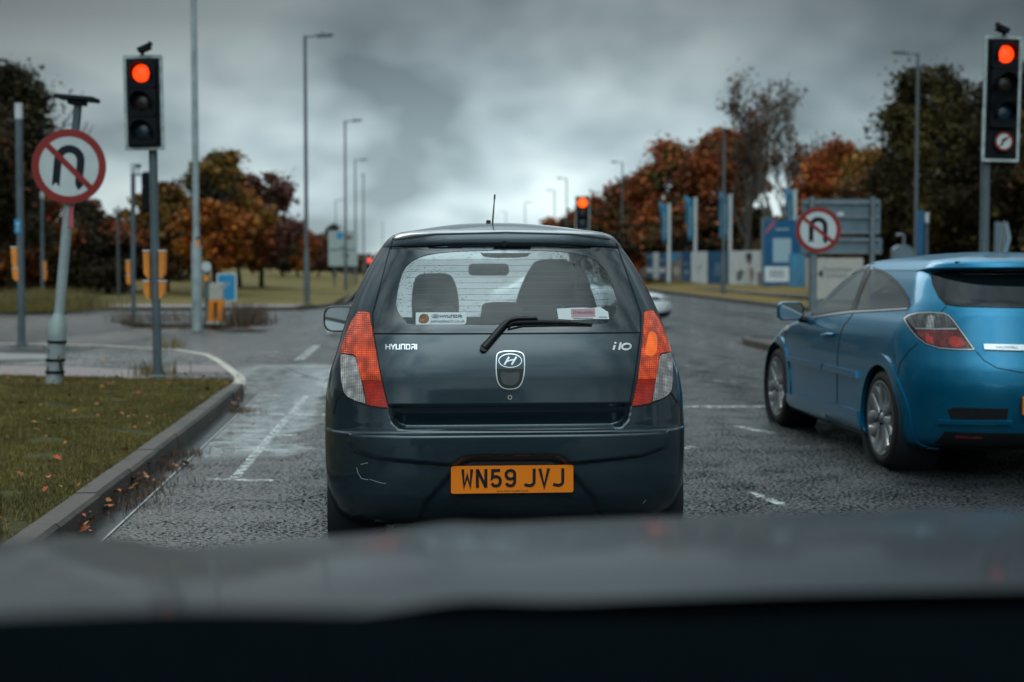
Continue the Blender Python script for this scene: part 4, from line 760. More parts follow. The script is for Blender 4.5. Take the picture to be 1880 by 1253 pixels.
pn(1338, 1402, 'hoard_white', [(*R4(1386, 466, 1400, 490), 'hoard_sky' if 0 else 'text_pale'), ((1353, 1361, 1366, 1362, 1353), (516, 515, 500, 494, 500), 'sign_back'), ((1366, 1381, 1384, 1379, 1373, 1366), (520, 521, 495, 484, 488, 500), 'white_plastic'), (*EL(1376, 478, 5, 7), 'skin_print'), (*EL(1376, 471, 6, 7), 'dark_print'), ((1379, 1384, 1383, 1378), (516, 505, 492, 494), 'skin_print'), (*R4(1392, 500, 1401, 526), 'hoard_stone')])
# tall board
BB = Vector((at(1427, 500, 84).x, 84, 0)); bb = empty('advert_board', BB, 0, 'tall navy advertising board with white squares and a pink corner stripe above the hoarding', 'board')
def bp_(u, v, off=0): return at(u, v, 84)-BB-Vector((0, off, 0))
def bprint(name, pts, m, off, d=.0): q = MB(); vs = [bp_(x, y, off) for x, y in pts]; k = len(vs); q.add(vs+[v+Vector((0, d or .05, 0)) for v in vs], [tuple(range(k))]+[(i, k+i, k+(i+1) % k, (i+1) % k) for i in range(k)]); q.build(name, MT[m], bb)
bprint('panel', [(1403, 527), (1474, 527), (1474, 424), (1461, 404), (1403, 404)][:5], 'hoard_blue', 0, .1); bprint('upper_print', [(1419, 482), (1452, 482), (1452, 438), (1419, 438)], 'text_pale', .02); bprint('lower_print', [(1404, 518), (1450, 518), (1450, 490), (1404, 490)], 'hoard_white', .02); bprint('pink_stripe', [(1405, 431), (1405, 424), (1420, 406), (1425, 409)], 'pink', .02)
for y in (497, 502, 507): bprint('lettering', [(1412, y+1.4), (1440, y+1.4), (1440, y), (1412, y)], 'sign_back', .04)
bprint('lettering', [(1424, 423), (1448, 423), (1448, 420), (1424, 420)], 'text_pale', .03); bprint('frame_post', [(1398, 530), (1402.5, 530), (1402.5, 400), (1398, 400)], 'sign_back', 0, .15); bprint('frame_post', [(1403, 403.5), (1420, 403.5), (1420, 400), (1403, 400)], 'sign_back', 0, .15)
panel('panel', 1449, 1479, 466, 541, 466, 545, 'hoard_sky', [((1450, 1478, 1478, 1472, 1462, 1450), (540, 543, 505, 498, 500, 508), 'hoard_stone'), (*EL(1462, 512, 7, 10), 'cream'), (*EL(1466, 530, 8, 8), 'dark_print')]); panel('panel', 1479, 1500, 473, 545, 473, 547, 'cream')
# flags
for i, (u, vt, vb, uw, label) in enumerate(((1228, 377, 470, 13, 'first teal banner flag from the left on a white pole behind the hoarding'), (1276, 366, 470, 15, 'second teal banner flag from the left, tapering down to its white pole'), (1340, 360, 466, 14, 'teal banner flag seen behind the plain lamp post in the verge'), (1458, 352, 470, 12, 'teal banner flag just left of the big grey sign back'))):
    D = 106 if i < 3 else 86; X = at(u, 500, D).x; b = Vector((X, D, .4)); t = empty('banner_flag', b, 0, label, 'flag', 'teal banner flags'); top = (at(u, vt, D)-b).z; mb = MB(); mb.tube([(0, 0, 0), (0, 0, top)], .13, 10); mb.tube([(0, 0, top), (0, 0, top+.12)], .17, 10); mb.build('flagpole', MT['white_plastic'], t)
    px_ = D/FPX; V = []; F = []; nr_ = 10; fh = (vb-vt)*.72*px_; fw = uw*1.25*px_
    for r_ in range(nr_+1):
        k = r_/nr_; z = top-.1-fh*k; wv = fw*(1-.45*k) if i != 2 else fw
        for c_ in range(5): V.append(Vector((-.1-wv*c_/4, .12*math.sin(k*5+c_*1.3+i), z+(.10*c_ if r_ == 0 else .06*c_*(1-k)))))
    F = [(r_*5+c_, r_*5+c_+1, r_*5+c_+6, r_*5+c_+5) for r_ in range(nr_) for c_ in range(4)]; o = mesh_obj('banner', V, F, MT['hoard_teal'], t, smooth=True); so = o.modifiers.new('solid', 'SOLIDIFY'); so.thickness = .01
    q = MB(); q.tube([Vector((-.1-fw*.38, -.14+.1*math.sin(k*5+2.6+i), top-.3-fh*k)) for k in np.linspace(.1, .8, 6)], .045, 5); q.build('lettering', MT['text_pale'], t)
# site cabin and van roof above the hoarding
D = 118; X = at(1350, 500, D).x; b = Vector((X, D, .5)); t = empty('site_cabin', b, R(4), 'white site cabin roof with a red-topped unit showing above the hoarding', 'cabin'); q = lambda u, v: at(u, v, D)-b
def cbox(name, u0, v0, u1, v1, m, d=2.5, y=0): a, c_ = q(u0, v1), q(u1, v0); mb = MB(); mb.box(((a.x+c_.x)/2, y, (max(0, a.z)+c_.z)/2), (c_.x-a.x, d, c_.z-max(0, a.z))); return mb.build(name, MT[m], t, bevel=.05)
cbox('wall', 1318, 446, 1400, 520, 'hoard_white'); cbox('red_unit', 1336, 433, 1362, 443, 'pink', 1.5, -.2); cbox('roof_unit', 1328, 441, 1372, 446, 'white_plastic', 2, -.3); cbox('lean_to', 1300, 455, 1319, 520, 'sign_back', 2); cbox('blue_panel', 1381, 447, 1390, 456, 'hoard_sky', .2, -1.3); cbox('roof_rail', 1365, 438, 1384, 441, 'galv', 1.6, 0)
# ================================================================ trees
def tree_mesh(seed, H_, Wd, base, nleaf, size, bare=0., spread=1., lumps=26, twigs=0, clump_r=.13):
    lumps = int(lumps*2.2); clump_r *= .72; nleaf = int(nleaf*1.15)
    """trunk with limbs, and a crown of small leaf faces gathered in uneven clumps; returns (wood MB, leaf arrays)"""
    rd = random.Random(seed); rg = np.random.default_rng(seed); mb = MB(); tips = []
    def limb(p, d, L_, r, dep):
        n = 4; pts = [p]; q = p.copy(); dd = d.copy()
        for i in range(n): dd = (dd+Vector((rd.gauss(0, .12), rd.gauss(0, .12), .10+rd.gauss(0, .05)))).normalized(); q = q+dd*L_/n; pts.append(q.copy())
        mb.tube(pts, [r*(1-.14*i) for i in range(n+1)], 7 if dep < 1 else 5 if dep < 3 else 3, cap=False)
        if dep >= (5 if twigs else 3): tips.append(pts[-1]); return
        for i in range(rd.choice((2, 3, 4) if twigs and dep < 3 else (2, 3, 3)) if dep else 6):
            a = rd.uniform(0, 6.28); sp = rd.uniform(.35, .8)*spread; nd = (dd+Vector((math.cos(a)*sp, math.sin(a)*sp, rd.uniform(-.05, .35)))).normalized(); limb(pts[rd.randint(2 if dep else 2, n)], nd, L_*rd.uniform(.55, .78), max(.028 if twigs else .02, r*.52), dep+1)
        tips.append(pts[-1])
    limb(Vector((0, 0, -.2)), Vector((rd.gauss(0, .03), rd.gauss(0, .03), 1)), H_*(.42 if not bare else .40), H_*.018+.05, 0)
    # crown lumps
    C = []; 
    for i in range(lumps):
        a = rg.uniform(0, 2*PI); z = rg.beta(1.5, 1.3); rr = (math.sin(PI*min(.97, max(.12, z*.82+.14)))**.7)*rg.uniform(.35, .95)
        C.append((math.cos(a)*rr*Wd/2, math.sin(a)*rr*Wd/2, base+(H_-base)*(.04+.9*z), rg.uniform(.5, 1.25)*clump_r*H_))
    if bare: C = [(t.x, t.y, t.z, clump_r*H_*.45*rg.uniform(.4, 1.3)) for t in tips if t.z > base]; rg.shuffle(C); C = C[:max(8, int(len(C)*(1-bare)))]
    w_ = np.array([c[3]**2 for c in C]); k = rg.choice(len(C), nleaf, p=w_/w_.sum()); c = np.array(C)[k]; d = rg.normal(size=(nleaf, 3)); d /= np.linalg.norm(d, axis=1)[:, None]; rad = rg.uniform(.15, 1.12, nleaf)**.6; rad[rg.uniform(size=nleaf) < .16] *= 1.65; p = c[:, :3]+d*(rad*c[:, 3])[:, None]*[1, 1, .75]; p[:, 2] = np.maximum(p[:, 2], base*.55)
    return mb, p, d
def leaf_obj(name, p, size, m, parent, seed=0):
    rg = np.random.default_rng(seed); n = len(p); s = size*rg.uniform(.5, 1.3, n); a = rg.normal(size=(n, 3)); a /= np.linalg.norm(a, axis=1)[:, None]; b = np.cross(a, rg.normal(size=(n, 3))); b /= np.linalg.norm(b, axis=1)[:, None]
    V = np.stack([p-a*s[:, None]*.6, p+b*s[:, None]*.42, p+a*s[:, None]*.7, p-b*s[:, None]*.42], 1).reshape(-1, 3); me = bpy.data.meshes.new(name); me.vertices.add(4*n); me.vertices.foreach_set('co', V.ravel()); me.loops.add(4*n); me.loops.foreach_set('vertex_index', np.arange(4*n)); me.polygons.add(n); me.polygons.foreach_set('loop_start', np.arange(n)*4); me.polygons.foreach_set('loop_total', np.full(n, 4)); me.materials.append(MT[m]) if isinstance(m, str) else [me.materials.append(MT[q]) for q in m]
    if not isinstance(m, str):
        idx = (np.sin(p[:, 0]*.9+seed)+np.sin(p[:, 2]*1.3+p[:, 1]*.7)+rg.normal(0, .6, n) > .25).astype(int); me.polygons.foreach_set('material_index', idx)
    me.update(calc_edges=True); o = bpy.data.objects.new(name, me); COL.objects.link(o); o.parent = parent; return o
def tree(u, vtop, D, wpx, label, leaf, nleaf=9000, size=.26, base=.22, bare=0., z0=None, group=None, lumps=26, twigs=0, seed=None, spread=1., clump_r=.13):
    X = at(u, 500, D).x; gz = z0 if z0 is not None else (zl(X, D) if X < 0 else zr(X, D)); H_ = at(u, vtop, D).z-gz; W_ = wpx*D/FPX*(1.2 if X > 0 and D > 100 and not bare else 1.08 if bare else 1); vtop = vtop-8; seed = seed or int(abs(u)*7+vtop); t = empty('tree', (X, D, gz), random.uniform(0, 6), label, 'tree', group)
    mb, p, d = tree_mesh(seed, H_, W_, H_*base, nleaf, size, bare, spread, lumps, twigs, clump_r); mb.build('trunk', MT['bark_pale' if twigs else 'bark'], t); leaf_obj('crown', p, size, leaf, t, seed); return t
mat('bark_pale', (.11, .095, .085), .9, vscale=4, var=.3)
LG = 'autumn trees on the left'; RG = 'autumn trees on the right'
LF = {k: 'leaf_'+k for k in LEAF}
tree(20, 92, 56, 190, 'tall dark tree at the extreme left edge behind the leaning sign', ('leaf_dark', 'leaf_brown'), 15000, .19, .1, group=LG, lumps=34)
tree(-60, 150, 52, 260, 'dark tree cut off by the left edge of the picture', ('leaf_dark', 'leaf_brown'), 9000, .24, .1, group=LG)
tree(30, 255, 64, 200, 'low orange-brown tree under the tall dark one at the left edge', ('leaf_rust', 'leaf_brown'), 12000, .22, .1, group=LG); tree(120, 345, 72, 210, 'dull brown tree behind the leaning no U-turn sign', ('leaf_brown', 'leaf_dark'), 12000, .24, .08, group=LG)
tree(200, 330, 78, 170, 'greyish half-bare tree between the leaning sign and the left traffic light', ('leaf_plum', 'leaf_brown'), 5200, .22, .15, .1, group=LG, lumps=40); tree(225, 400, 70, 150, 'small rust tree right of the leaning sign', ('leaf_rust', 'leaf_dark'), 8000, .24, .08, group=LG)
tree(305, 335, 72, 180, 'dark orange tree directly behind the left traffic light pole', ('leaf_gold', 'leaf_brown'), 11000, .24, .15, group=LG); tree(400, 275, 80, 190, 'tall golden-green tree right of the tall pale lamp post', ('leaf_gold', 'leaf_olive'), 13000, .24, .2, group=LG, lumps=30, clump_r=.10)
tree(395, 370, 68, 180, 'low spreading orange tree on the left field', ('leaf_orange', 'leaf_gold'), 9000, .24, .3, group=LG); tree(480, 305, 88, 150, 'plum-brown tree at the right end of the left tree group', ('leaf_plum', 'leaf_brown'), 12000, .26, .2, group=LG, lumps=30, clump_r=.11); tree(440, 345, 84, 130, 'rust tree between the golden and plum trees on the left', ('leaf_rust', 'leaf_brown'), 8000, .26, .2, group=LG)
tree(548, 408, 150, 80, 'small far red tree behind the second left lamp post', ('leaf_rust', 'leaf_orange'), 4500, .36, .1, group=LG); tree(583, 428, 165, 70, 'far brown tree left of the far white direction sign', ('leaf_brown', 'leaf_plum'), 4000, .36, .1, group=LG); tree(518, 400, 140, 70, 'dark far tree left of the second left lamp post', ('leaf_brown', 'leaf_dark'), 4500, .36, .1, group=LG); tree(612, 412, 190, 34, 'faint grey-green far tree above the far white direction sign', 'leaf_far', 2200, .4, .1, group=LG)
# right bank
tree(1325, 232, 132, 170, 'largest round rust-red tree of the right bank above the flags', ('leaf_rust', 'leaf_brown'), 17000, .36, .12, group=RG, lumps=40); tree(1235, 262, 136, 170, 'rust and green tree left of the largest red one on the right bank', ('leaf_rust', 'leaf_olive'), 15000, .36, .12, group=RG, lumps=36)
tree(1170, 318, 142, 130, 'brown tree in the middle of the slope of the right bank', ('leaf_brown', 'leaf_rust'), 11000, .38, .1, group=RG); tree(1120, 348, 150, 120, 'red tree behind the arm of the lamp post right of the distant signal', ('leaf_rust', 'leaf_orange'), 9000, .38, .1, group=RG); tree(1075, 372, 158, 100, 'small red tree behind the distant traffic light', ('leaf_rust', 'leaf_brown'), 7000, .38, .1, group=RG); tree(1025, 396, 168, 100, 'low reddish tree at the left end of the right bank', ('leaf_rust', 'leaf_brown'), 6000, .38, .1, group=RG); tree(985, 411, 190, 70, 'lowest far tree just over the hatchback roof line', ('leaf_brown', 'leaf_rust'), 3500, .4, .1, group=RG)
for i, (u, v, wp, l) in enumerate(((1190, 395, 130, 'dark olive bush behind the first teal flag'), (1250, 385, 130, 'dark undergrowth tree between the first two teal flags'), (1320, 380, 130, 'dark orange undergrowth tree behind the third teal flag'), (1395, 385, 120, 'brown undergrowth below the bare trees left of the tall navy board'), (1130, 420, 100, 'dark low bush behind the hatchback roof corner'))): tree(u, v, 120-i*2, wp, l, ('leaf_brown', 'leaf_olive') if i % 2 else ('leaf_dark', 'leaf_rust'), 7000, .32, .02, group=RG)
tree(1365, 158, 112, 210, 'half-bare tree with dark red tufts at its top, left of the pair', ('leaf_brown', 'leaf_brown'), 1500, .24, .35, .25, group=RG, twigs=1, clump_r=.11, spread=.75); tree(1435, 185, 108, 190, 'nearly bare twiggy tree above the tall navy board', ('leaf_brown', 'leaf_plum'), 1500, .22, .4, .5, group=RG, twigs=1, clump_r=.09, spread=.75); tree(1488, 215, 112, 130, 'fine-twigged bare tree right of the nearly bare one', ('leaf_brown', 'leaf_brown'), 500, .2, .5, .6, group=RG, twigs=1, clump_r=.08, spread=.7)
tree(1530, 255, 96, 150, 'orange-red tree behind the big grey sign back', ('leaf_rust', 'leaf_orange'), 11000, .28, .1, group=RG); tree(1600, 272, 90, 150, 'golden-green tree between the grey sign back and the tall right lamp', ('leaf_gold', 'leaf_brown'), 11000, .27, .1, group=RG); tree(1450, 395, 98, 130, 'low golden tree left of the grey sign back', ('leaf_gold', 'leaf_brown'), 6000, .28, .05, group=RG)
tree(1710, 112, 70, 220, 'big dark green-brown tree behind the tall right lamp', ('leaf_olive', 'leaf_dark'), 21000, .20, .12, group=RG, lumps=46, clump_r=.11); tree(1850, 120, 66, 230, 'big dark tree behind the right traffic light head', ('leaf_dark', 'leaf_olive'), 18000, .2, .12, group=RG, lumps=40, clump_r=.11); tree(1960, 170, 62, 200, 'dark tree cut off by the right edge of the picture', ('leaf_dark', 'leaf_brown'), 8000, .24, .1, group=RG)
tree(1640, 300, 76, 150, 'dark olive tree low behind the tall right lamp', ('leaf_olive', 'leaf_dark'), 12000, .24, .03, group=RG); tree(1760, 330, 72, 180, 'dark lower tree between the right lamp and the right signal', ('leaf_dark', 'leaf_brown'), 13000, .24, .02, group=RG); tree(1870, 345, 70, 160, 'dark lower tree at the right edge behind the arrow-shaped sign', ('leaf_dark', 'leaf_brown'), 11000, .24, .02, group=RG)
# hedge at the left, far woods
def hedge(name, u0, u1, vt, D0, D1, label, leaf, n, dep=2.5, size=.22, cat='hedge'):
    a = at(u0, 500, D0); b = at(u1, 500, D1); t = RNG.uniform(0, 1, n); x = a.x+(b.x-a.x)*t; y = D0+(D1-D0)*t+RNG.uniform(0, dep, n); gz = np.array([zl(p, q) if p < 0 else zr(p, q) for p, q in zip(x, y)]); hh = (at(u0, vt, D0).z); top = hh-gz; top = top*(1+.05*np.sin(x*1.3)+.04*np.sin(x*3.7)); z = gz+top*RNG.uniform(0, 1, n)**.6
    o = leaf_obj(name, np.column_stack([x, y, z]), size, leaf, None, 3); return tag(o, label, cat)
hedge('hedge', -400, 214, 492, 62, 66, 'long dark clipped hedge across the left of the field', ('hedge' if 0 else 'leaf_dark', 'leaf_brown'), 26000, 3.)
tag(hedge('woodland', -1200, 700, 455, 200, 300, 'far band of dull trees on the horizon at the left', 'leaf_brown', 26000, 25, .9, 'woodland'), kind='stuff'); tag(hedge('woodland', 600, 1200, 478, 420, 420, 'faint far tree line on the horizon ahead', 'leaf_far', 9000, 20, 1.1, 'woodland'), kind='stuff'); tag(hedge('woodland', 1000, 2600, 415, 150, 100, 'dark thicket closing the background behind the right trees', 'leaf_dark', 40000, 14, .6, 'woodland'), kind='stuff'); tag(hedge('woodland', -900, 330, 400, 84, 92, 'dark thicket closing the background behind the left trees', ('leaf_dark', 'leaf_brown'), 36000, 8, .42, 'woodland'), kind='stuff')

# the place behind the photographer, which the cars ahead mirror
def rear_wood(x0, y0, x1, y1, h, n, label):
    t = RNG.uniform(0, 1, n); x = x0+(x1-x0)*t; y = y0+(y1-y0)*t+RNG.uniform(-4, 4, n); z = (h*(.75+.25*np.sin(x*.13+1)*np.sin(x*.31)))*RNG.uniform(0, 1, n)**.7; o = leaf_obj('woodland', np.column_stack([x, y, z]), .9, 'leaf_dark', None, 5); tag(o, label, 'woodland', kind='stuff')
rear_wood(-90, -50, -14, -120, 7, 14000, 'trees beside the road behind the photographer, to the left'); rear_wood(16, -110, 80, -40, 8, 12000, 'trees beside the road behind the photographer, to the right'); rear_wood(-75, -50, -60, 40, 8, 9000, 'trees along the far left side of the crossing road')
# ================================================================ the cars
def paint(name, base, flake, metal=.5, rough=.32, coat=1., cior=1.5, cr_=.03):
    m = bpy.data.materials.new(name); m.use_nodes = True; nt = m.node_tree; b = nt.nodes['Principled BSDF']; N = nt.nodes.new; L = nt.links.new
    tc = N('ShaderNodeTexCoord'); v = N('ShaderNodeTexNoise'); v.inputs['Scale'].default_value = 900; L(tc.outputs['Object'], v.inputs['Vector']); d = N('ShaderNodeTexNoise'); d.inputs['Scale'].default_value = 3.5; d.inputs['Detail'].default_value = 7; L(tc.outputs['Object'], d.inputs['Vector'])
    r = N('ShaderNodeValToRGB'); r.color_ramp.elements[0].position = .35; r.color_ramp.elements[1].position = .75; r.color_ramp.elements[0].color = (*base, 1); r.color_ramp.elements[1].color = (*flake, 1); L(v.outputs[0], r.inputs[0])
    mx = N('ShaderNodeMixRGB'); mx.inputs[2].default_value = (*[c*.7+.012 for c in flake], 1); mr = N('ShaderNodeMapRange'); mr.inputs[1].default_value = .5; mr.inputs[2].default_value = .85; mr.inputs[3].default_value = 0; mr.inputs[4].default_value = .35; L(d.outputs[0], mr.inputs[0]); L(mr.outputs[0], mx.inputs[0]); L(r.outputs[0], mx.inputs[1]); L(mx.outputs[0], b.inputs['Base Color'])
    b.inputs['Metallic'].default_value = metal; b.inputs['Roughness'].default_value = rough; b.inputs['Coat Weight'].default_value = coat; b.inputs['Coat IOR'].default_value = cior; m2 = N('ShaderNodeMapRange'); m2.inputs[3].default_value = cr_; m2.inputs[4].default_value = cr_+.06; L(d.outputs[0], m2.inputs[0]); L(m2.outputs[0], b.inputs['Coat Roughness'])
    # beads of rain
    vo = N('ShaderNodeTexVoronoi'); vo.inputs['Scale'].default_value = 110; L(tc.outputs['Object'], vo.inputs['Vector']); sc = N('ShaderNodeSeparateColor'); L(vo.outputs['Color'], sc.inputs[0]); th = N('ShaderNodeMath'); th.operation = 'MULTIPLY'; th.inputs[1].default_value = .16; L(sc.outputs[0], th.inputs[0]); q = N('ShaderNodeMapRange'); q.inputs[1].default_value = 0; q.inputs[3].default_value = 1; q.inputs[4].default_value = 0; L(vo.outputs['Distance'], q.inputs[0]); L(th.outputs[0], q.inputs[2])
    bp = N('ShaderNodeBump'); bp.inputs['Distance'].default_value = .0012; bp.inputs['Strength'].default_value = .35; L(q.outputs[0], bp.inputs['Height']); L(bp.outputs[0], b.inputs['Coat Normal']); MT[name] = m; return m
paint('paint_slate', (.010, .025, .034), (.034, .062, .078), .45); paint('paint_blue', (.0, .105, .20), (.0, .225, .40), .6, .32, .55, 1.38); paint('paint_white', (.78, .80, .80), (.85, .86, .86), 0., .4); paint('paint_own', (.004, .009, .012), (.008, .015, .02), 0., .35, .22, 1.5, .06); MT['paint_own'].node_tree.nodes['Principled BSDF'].inputs['Specular IOR Level'].default_value = .12
def lens(name, col, col2, emis=0., ecol=None, sc=(110, 110), bmp=.003):
    m = bpy.data.materials.new(name); m.use_nodes = True; nt = m.node_tree; b = nt.nodes['Principled BSDF']; N = nt.nodes.new; L = nt.links.new
    tc = N('ShaderNodeTexCoord'); mp = N('ShaderNodeMapping'); mp.inputs['Rotation'].default_value = (PI/2, 0, 0); L(tc.outputs['Object'], mp.inputs[0]); k = N('ShaderNodeTexBrick'); k.offset = 0; k.inputs['Scale'].default_value = sc[0]; k.inputs['Brick Width'].default_value = 1; k.inputs['Row Height'].default_value = sc[0]/sc[1]; k.inputs['Mortar Size'].default_value = .12; k.inputs['Mortar Smooth'].default_value = .6; k.inputs['Color1'].default_value = (*col, 1); k.inputs['Color2'].default_value = (*[c*1.25 for c in col], 1); k.inputs['Mortar'].default_value = (*col2, 1)
    L(mp.outputs[0], k.inputs['Vector']); vn = N('ShaderNodeTexVoronoi'); vn.inputs['Scale'].default_value = 26; vn.feature = 'SMOOTH_F1'; L(mp.outputs[0], vn.inputs['Vector']); vr = N('ShaderNodeMapRange'); vr.inputs[1].default_value = .1; vr.inputs[2].default_value = .6; vr.inputs[3].default_value = 1.25; vr.inputs[4].default_value = .50; L(vn.outputs['Distance'], vr.inputs[0]); vs_ = N('ShaderNodeVectorMath'); vs_.operation = 'SCALE'; L(k.outputs[0], vs_.inputs[0]); L(vr.outputs[0], vs_.inputs['Scale'])
    L(vs_.outputs[0], b.inputs['Base Color']); bp = N('ShaderNodeBump'); bp.inputs['Distance'].default_value = bmp; bp.invert = True; L(k.outputs['Fac'], bp.inputs['Height']); L(bp.outputs[0], b.inputs['Normal']); b.inputs['Roughness'].default_value = .15; b.inputs['Coat Weight'].default_value = .6; b.inputs['Coat Roughness'].default_value = .03
    if emis:
        if ecol: b.inputs['Emission Color'].default_value = (*ecol, 1)
        else: L(vs_.outputs[0], b.inputs['Emission Color'])
        b.inputs['Emission Strength'].default_value = emis
    MT[name] = m
lens('lens_red', (.50, .022, .006), (.85, .17, .03), .34, None); lens('lens_glow', (.70, .075, .010), (1., .25, .03), .48, (1., .17, .02)); lens('lens_red_dark', (.26, .014, .008), (.42, .02, .01), .12, (.9, .04, .01), (60, 160)); lens('lens_clear', (.80, .76, .74), (.34, .20, .18), 0, None, (120, 170), .008); lens('lens_smoke', (.09, .085, .085), (.035, .03, .03), 0, None, (60, 12)); lens('lens_wine', (.16, .012, .010), (.04, .006, .008), .12, None, (70, 30)); lens('lens_clear2', (.35, .34, .33), (.1, .1, .1), 0, None, (70, 30))
mat('chrome', (.70, .72, .73), .12, metal=1., var=.03); mat('chrome_soft', (.55, .57, .58), .3, metal=.9, var=.05); mat('trim_black', (.010, .011, .012), .45, var=.2); mat('seam', (.002, .002, .003), .8); mat('alloy', (.38, .39, .40), .33, metal=.75, vscale=5, var=.15)
mat('frit', (.012, .020, .026), .08, coat=1, coatr=.02, var=.1); mat('plate_yellow', (1., .235, .0), .5, vscale=4, var=.0); mat('plate_char', (.008, .012, .016), .4); mat('seat', (.030, .038, .043), .85, vscale=25, bump=.001, bscale=200); mat('interior', (.018, .022, .025), .8); mat('seat_top', (.085, .09, .09), .8); mat('paper', (.62, .66, .66), .6, var=.04); mat('paper_pink', (.45, .26, .28), .6); mat('ink', (.015, .05, .09), .6); mat('brown_print', (.28, .12, .04), .6, vscale=60, var=.6); mat('mirror', (.5, .55, .57), .04, metal=1., var=.02)
mat('brake_strip', (.20, .035, .035), .3, var=.1); mat('tray', (.10, .15, .18), .8); mat('heat_wire', (.018, .028, .034), .6); mat('scratch', (.32, .36, .37), .6); mat('paint_under', (.006, .008, .010), .7)
glass('glass_rear', (.80, .86, .87), .02, drops=.7, dens=.03, mist_glow=.06); glass('glass_clear', (.86, .90, .90), .02); glass('glass_screen', (.86, .90, .90), .02, mist_glow=.42); glass('glass_astra', (.84, .88, .88), .02, dens=.30, mist_glow=.35); mat('glass_black', (.004, .006, .008), .06, spec=.25, var=.05)  # glass_astra: pale veil standing in for bright sky mirrored and seen through
CH = {'W': [[(6, 79), (12, 7), (25, 52), (38, 7), (44, 79)]], 'N': [[(7, 0), (7, 79)], [(8, 76), (42, 3)], [(43, 0), (43, 79)]],
 '5': [[(42, 72.5), (11, 72.5), (9, 41), (16, 46), (28, 47), (38, 42), (43, 33), (43, 21), (37, 10), (26, 6.5), (14, 9), (7, 19)]],
 '9': [[(43, 52), (43, 60), (37, 69), (25, 72.5), (13, 69), (7, 60), (7, 48), (13, 39), (25, 35.5), (37, 38), (43, 45)], [(43, 58), (43, 20), (37, 10), (26, 6.5), (14, 9), (7, 18)]],
 'J': [[(43, 79), (43, 20), (37, 10), (26, 6.5), (13, 8), (2, 12)]], 'V': [[(6, 79), (25, 2), (44, 79)]]}
def plate_text(mb, s, fn, x0, z0, m, k=.001):
    x = x0
    for c in s:
        if c == ' ': x += 22*k; continue
        mb.stroke([[(x+a*k, z0+b*k) for a, b in pl] for pl in CH[c]], 12.5*k, fn, .0012, .0024, m); x += 61*k
def surf_seam(car, name, lines, wpx, parent, mirror=False, m='seam', off=.0012, fn=None):
    fn = fn or car.px; mb = MB()
    for pl in lines:
        pl = [tuple(p) for p in pl]; d = []
        for a, b in zip(pl, pl[1:]):
            n = max(1, int(math.hypot(b[0]-a[0], b[1]-a[1])/(5 if fn == car.px else .02))); d += [(a[0]+(b[0]-a[0])*i/n, a[1]+(b[1]-a[1])*i/n) for i in range(n)]
        d.append(pl[-1]); lo = strip(d, wpx); n = len(d); P = [fn(*q) for q in lo]; sgn = [1] + ([-1] if mirror else [])
        for sg in sgn:
            vs = [Vector(((p+nn*off).x*sg, (p+nn*off).y, (p+nn*off).z)) for p, nn in P]; mb.add(vs, [(i, i+1, 2*n-2-i, 2*n-1-i) for i in range(n-1)], 0)
    return mb.build(name, MT[m], parent)
def mx_(pts, c): return [(2*c-u, v) for u, v in pts][::-1]

# ---------------------------------------------------------------- dark hatchback ahead
I10 = empty('hatchback_car', (0.0, 5.97, 0), R(4.5), 'dark slate grey small hatchback stopped directly ahead, seen from behind with orange number plate', 'car')
def lx_(u): return (u-934)/433
def lz_(v): return 1.3-(v-497)/434
trap = [(-.365, .325), (-.24, .475), (-.21, .50), (-.17, .507), (.17, .507), (.21, .50), (.24, .475), (.365, .325), (.42, .20), (-.42, .20)]
stripo = [(-.69, .612), (-.692, .57), (-.66, .535), (-.56, .505), (-.25, .478), (-.21, .508), (-.17, .515), (.17, .515), (.21, .508), (.25, .478), (.56, .505), (.66, .535), (.692, .57), (.69, .612)]
gate = [(-.70, 1.6), (-.56, .95), (-.515, .72), (-.50, .66), (-.47, .633), (-.44, .628), (.44, .628), (.47, .633), (.50, .66), (.515, .72), (.56, .95), (.70, 1.6)]
def sdf(poly, X, Z):
    p = np.column_stack([X.ravel(), Z.ravel()]); d = pdist(poly, p)[0]; return np.where(inside(poly, p), d, -d).reshape(X.shape)
def disp10(X, Z):
    d = np.zeros_like(X); m = (Z > .18) & (Z < 1.0)
    s = sdf(trap, X, Z); d += np.where(Z < .53, .020*sstep(-.006, .020, s), 0); s = sdf(stripo, X, Z); d -= .016*sstep(-.002, .010, s)*(Z < .62)
    s = sdf(gate, X, Z); lowz = sstep(.735, .715, Z)*.022+sstep(.72, .63, Z)*.05; d += np.where((Z > .6) & (Z < .9), sstep(0, .008, s)*lowz, 0)
    return d
C10 = [(.20, .74, .16, .30, 3.42, .5), (.255, .775, .075, .33, 3.50, .5), (.30, .788, .045, .35, 3.54, .5), (.36, .798, .025, .35, 3.56, .5), (.45, .802, .016, .35, 3.565, .5), (.54, .803, .016, .35, 3.56, .5), (.605, .803, .018, .35, 3.54, .5), (.614, .803, .034, .345, 3.53, .5), (.66, .802, .040, .345, 3.50, .5), (.74, .798, .048, .34, 3.44, .5), (.85, .780, .060, .335, 3.25, .5), (.93, .754, .076, .33, 2.90, .5), (1.02, .728, .103, .32, 2.68, .45), (1.11, .699, .145, .31, 2.54, .4), (1.24, .648, .222, .30, 2.33, .35), (1.33, .603, .283, .29, 2.16, .32), (1.403, .556, .322, .28, 2.02, .3), (1.409, .551, .312, .28, 2.0, .3), (1.425, .540, .309, .28, 1.98, .3), (1.446, .520, .312, .27, 1.92, .3), (1.462, .498, .322, .26, 1.87, .28), (1.474, .465, .350, .25, 1.82, .26)]
c10 = Car(I10, C10, 230, 110, 40, 24, 5.0, 3.2, .058, disp10, bow=.08)
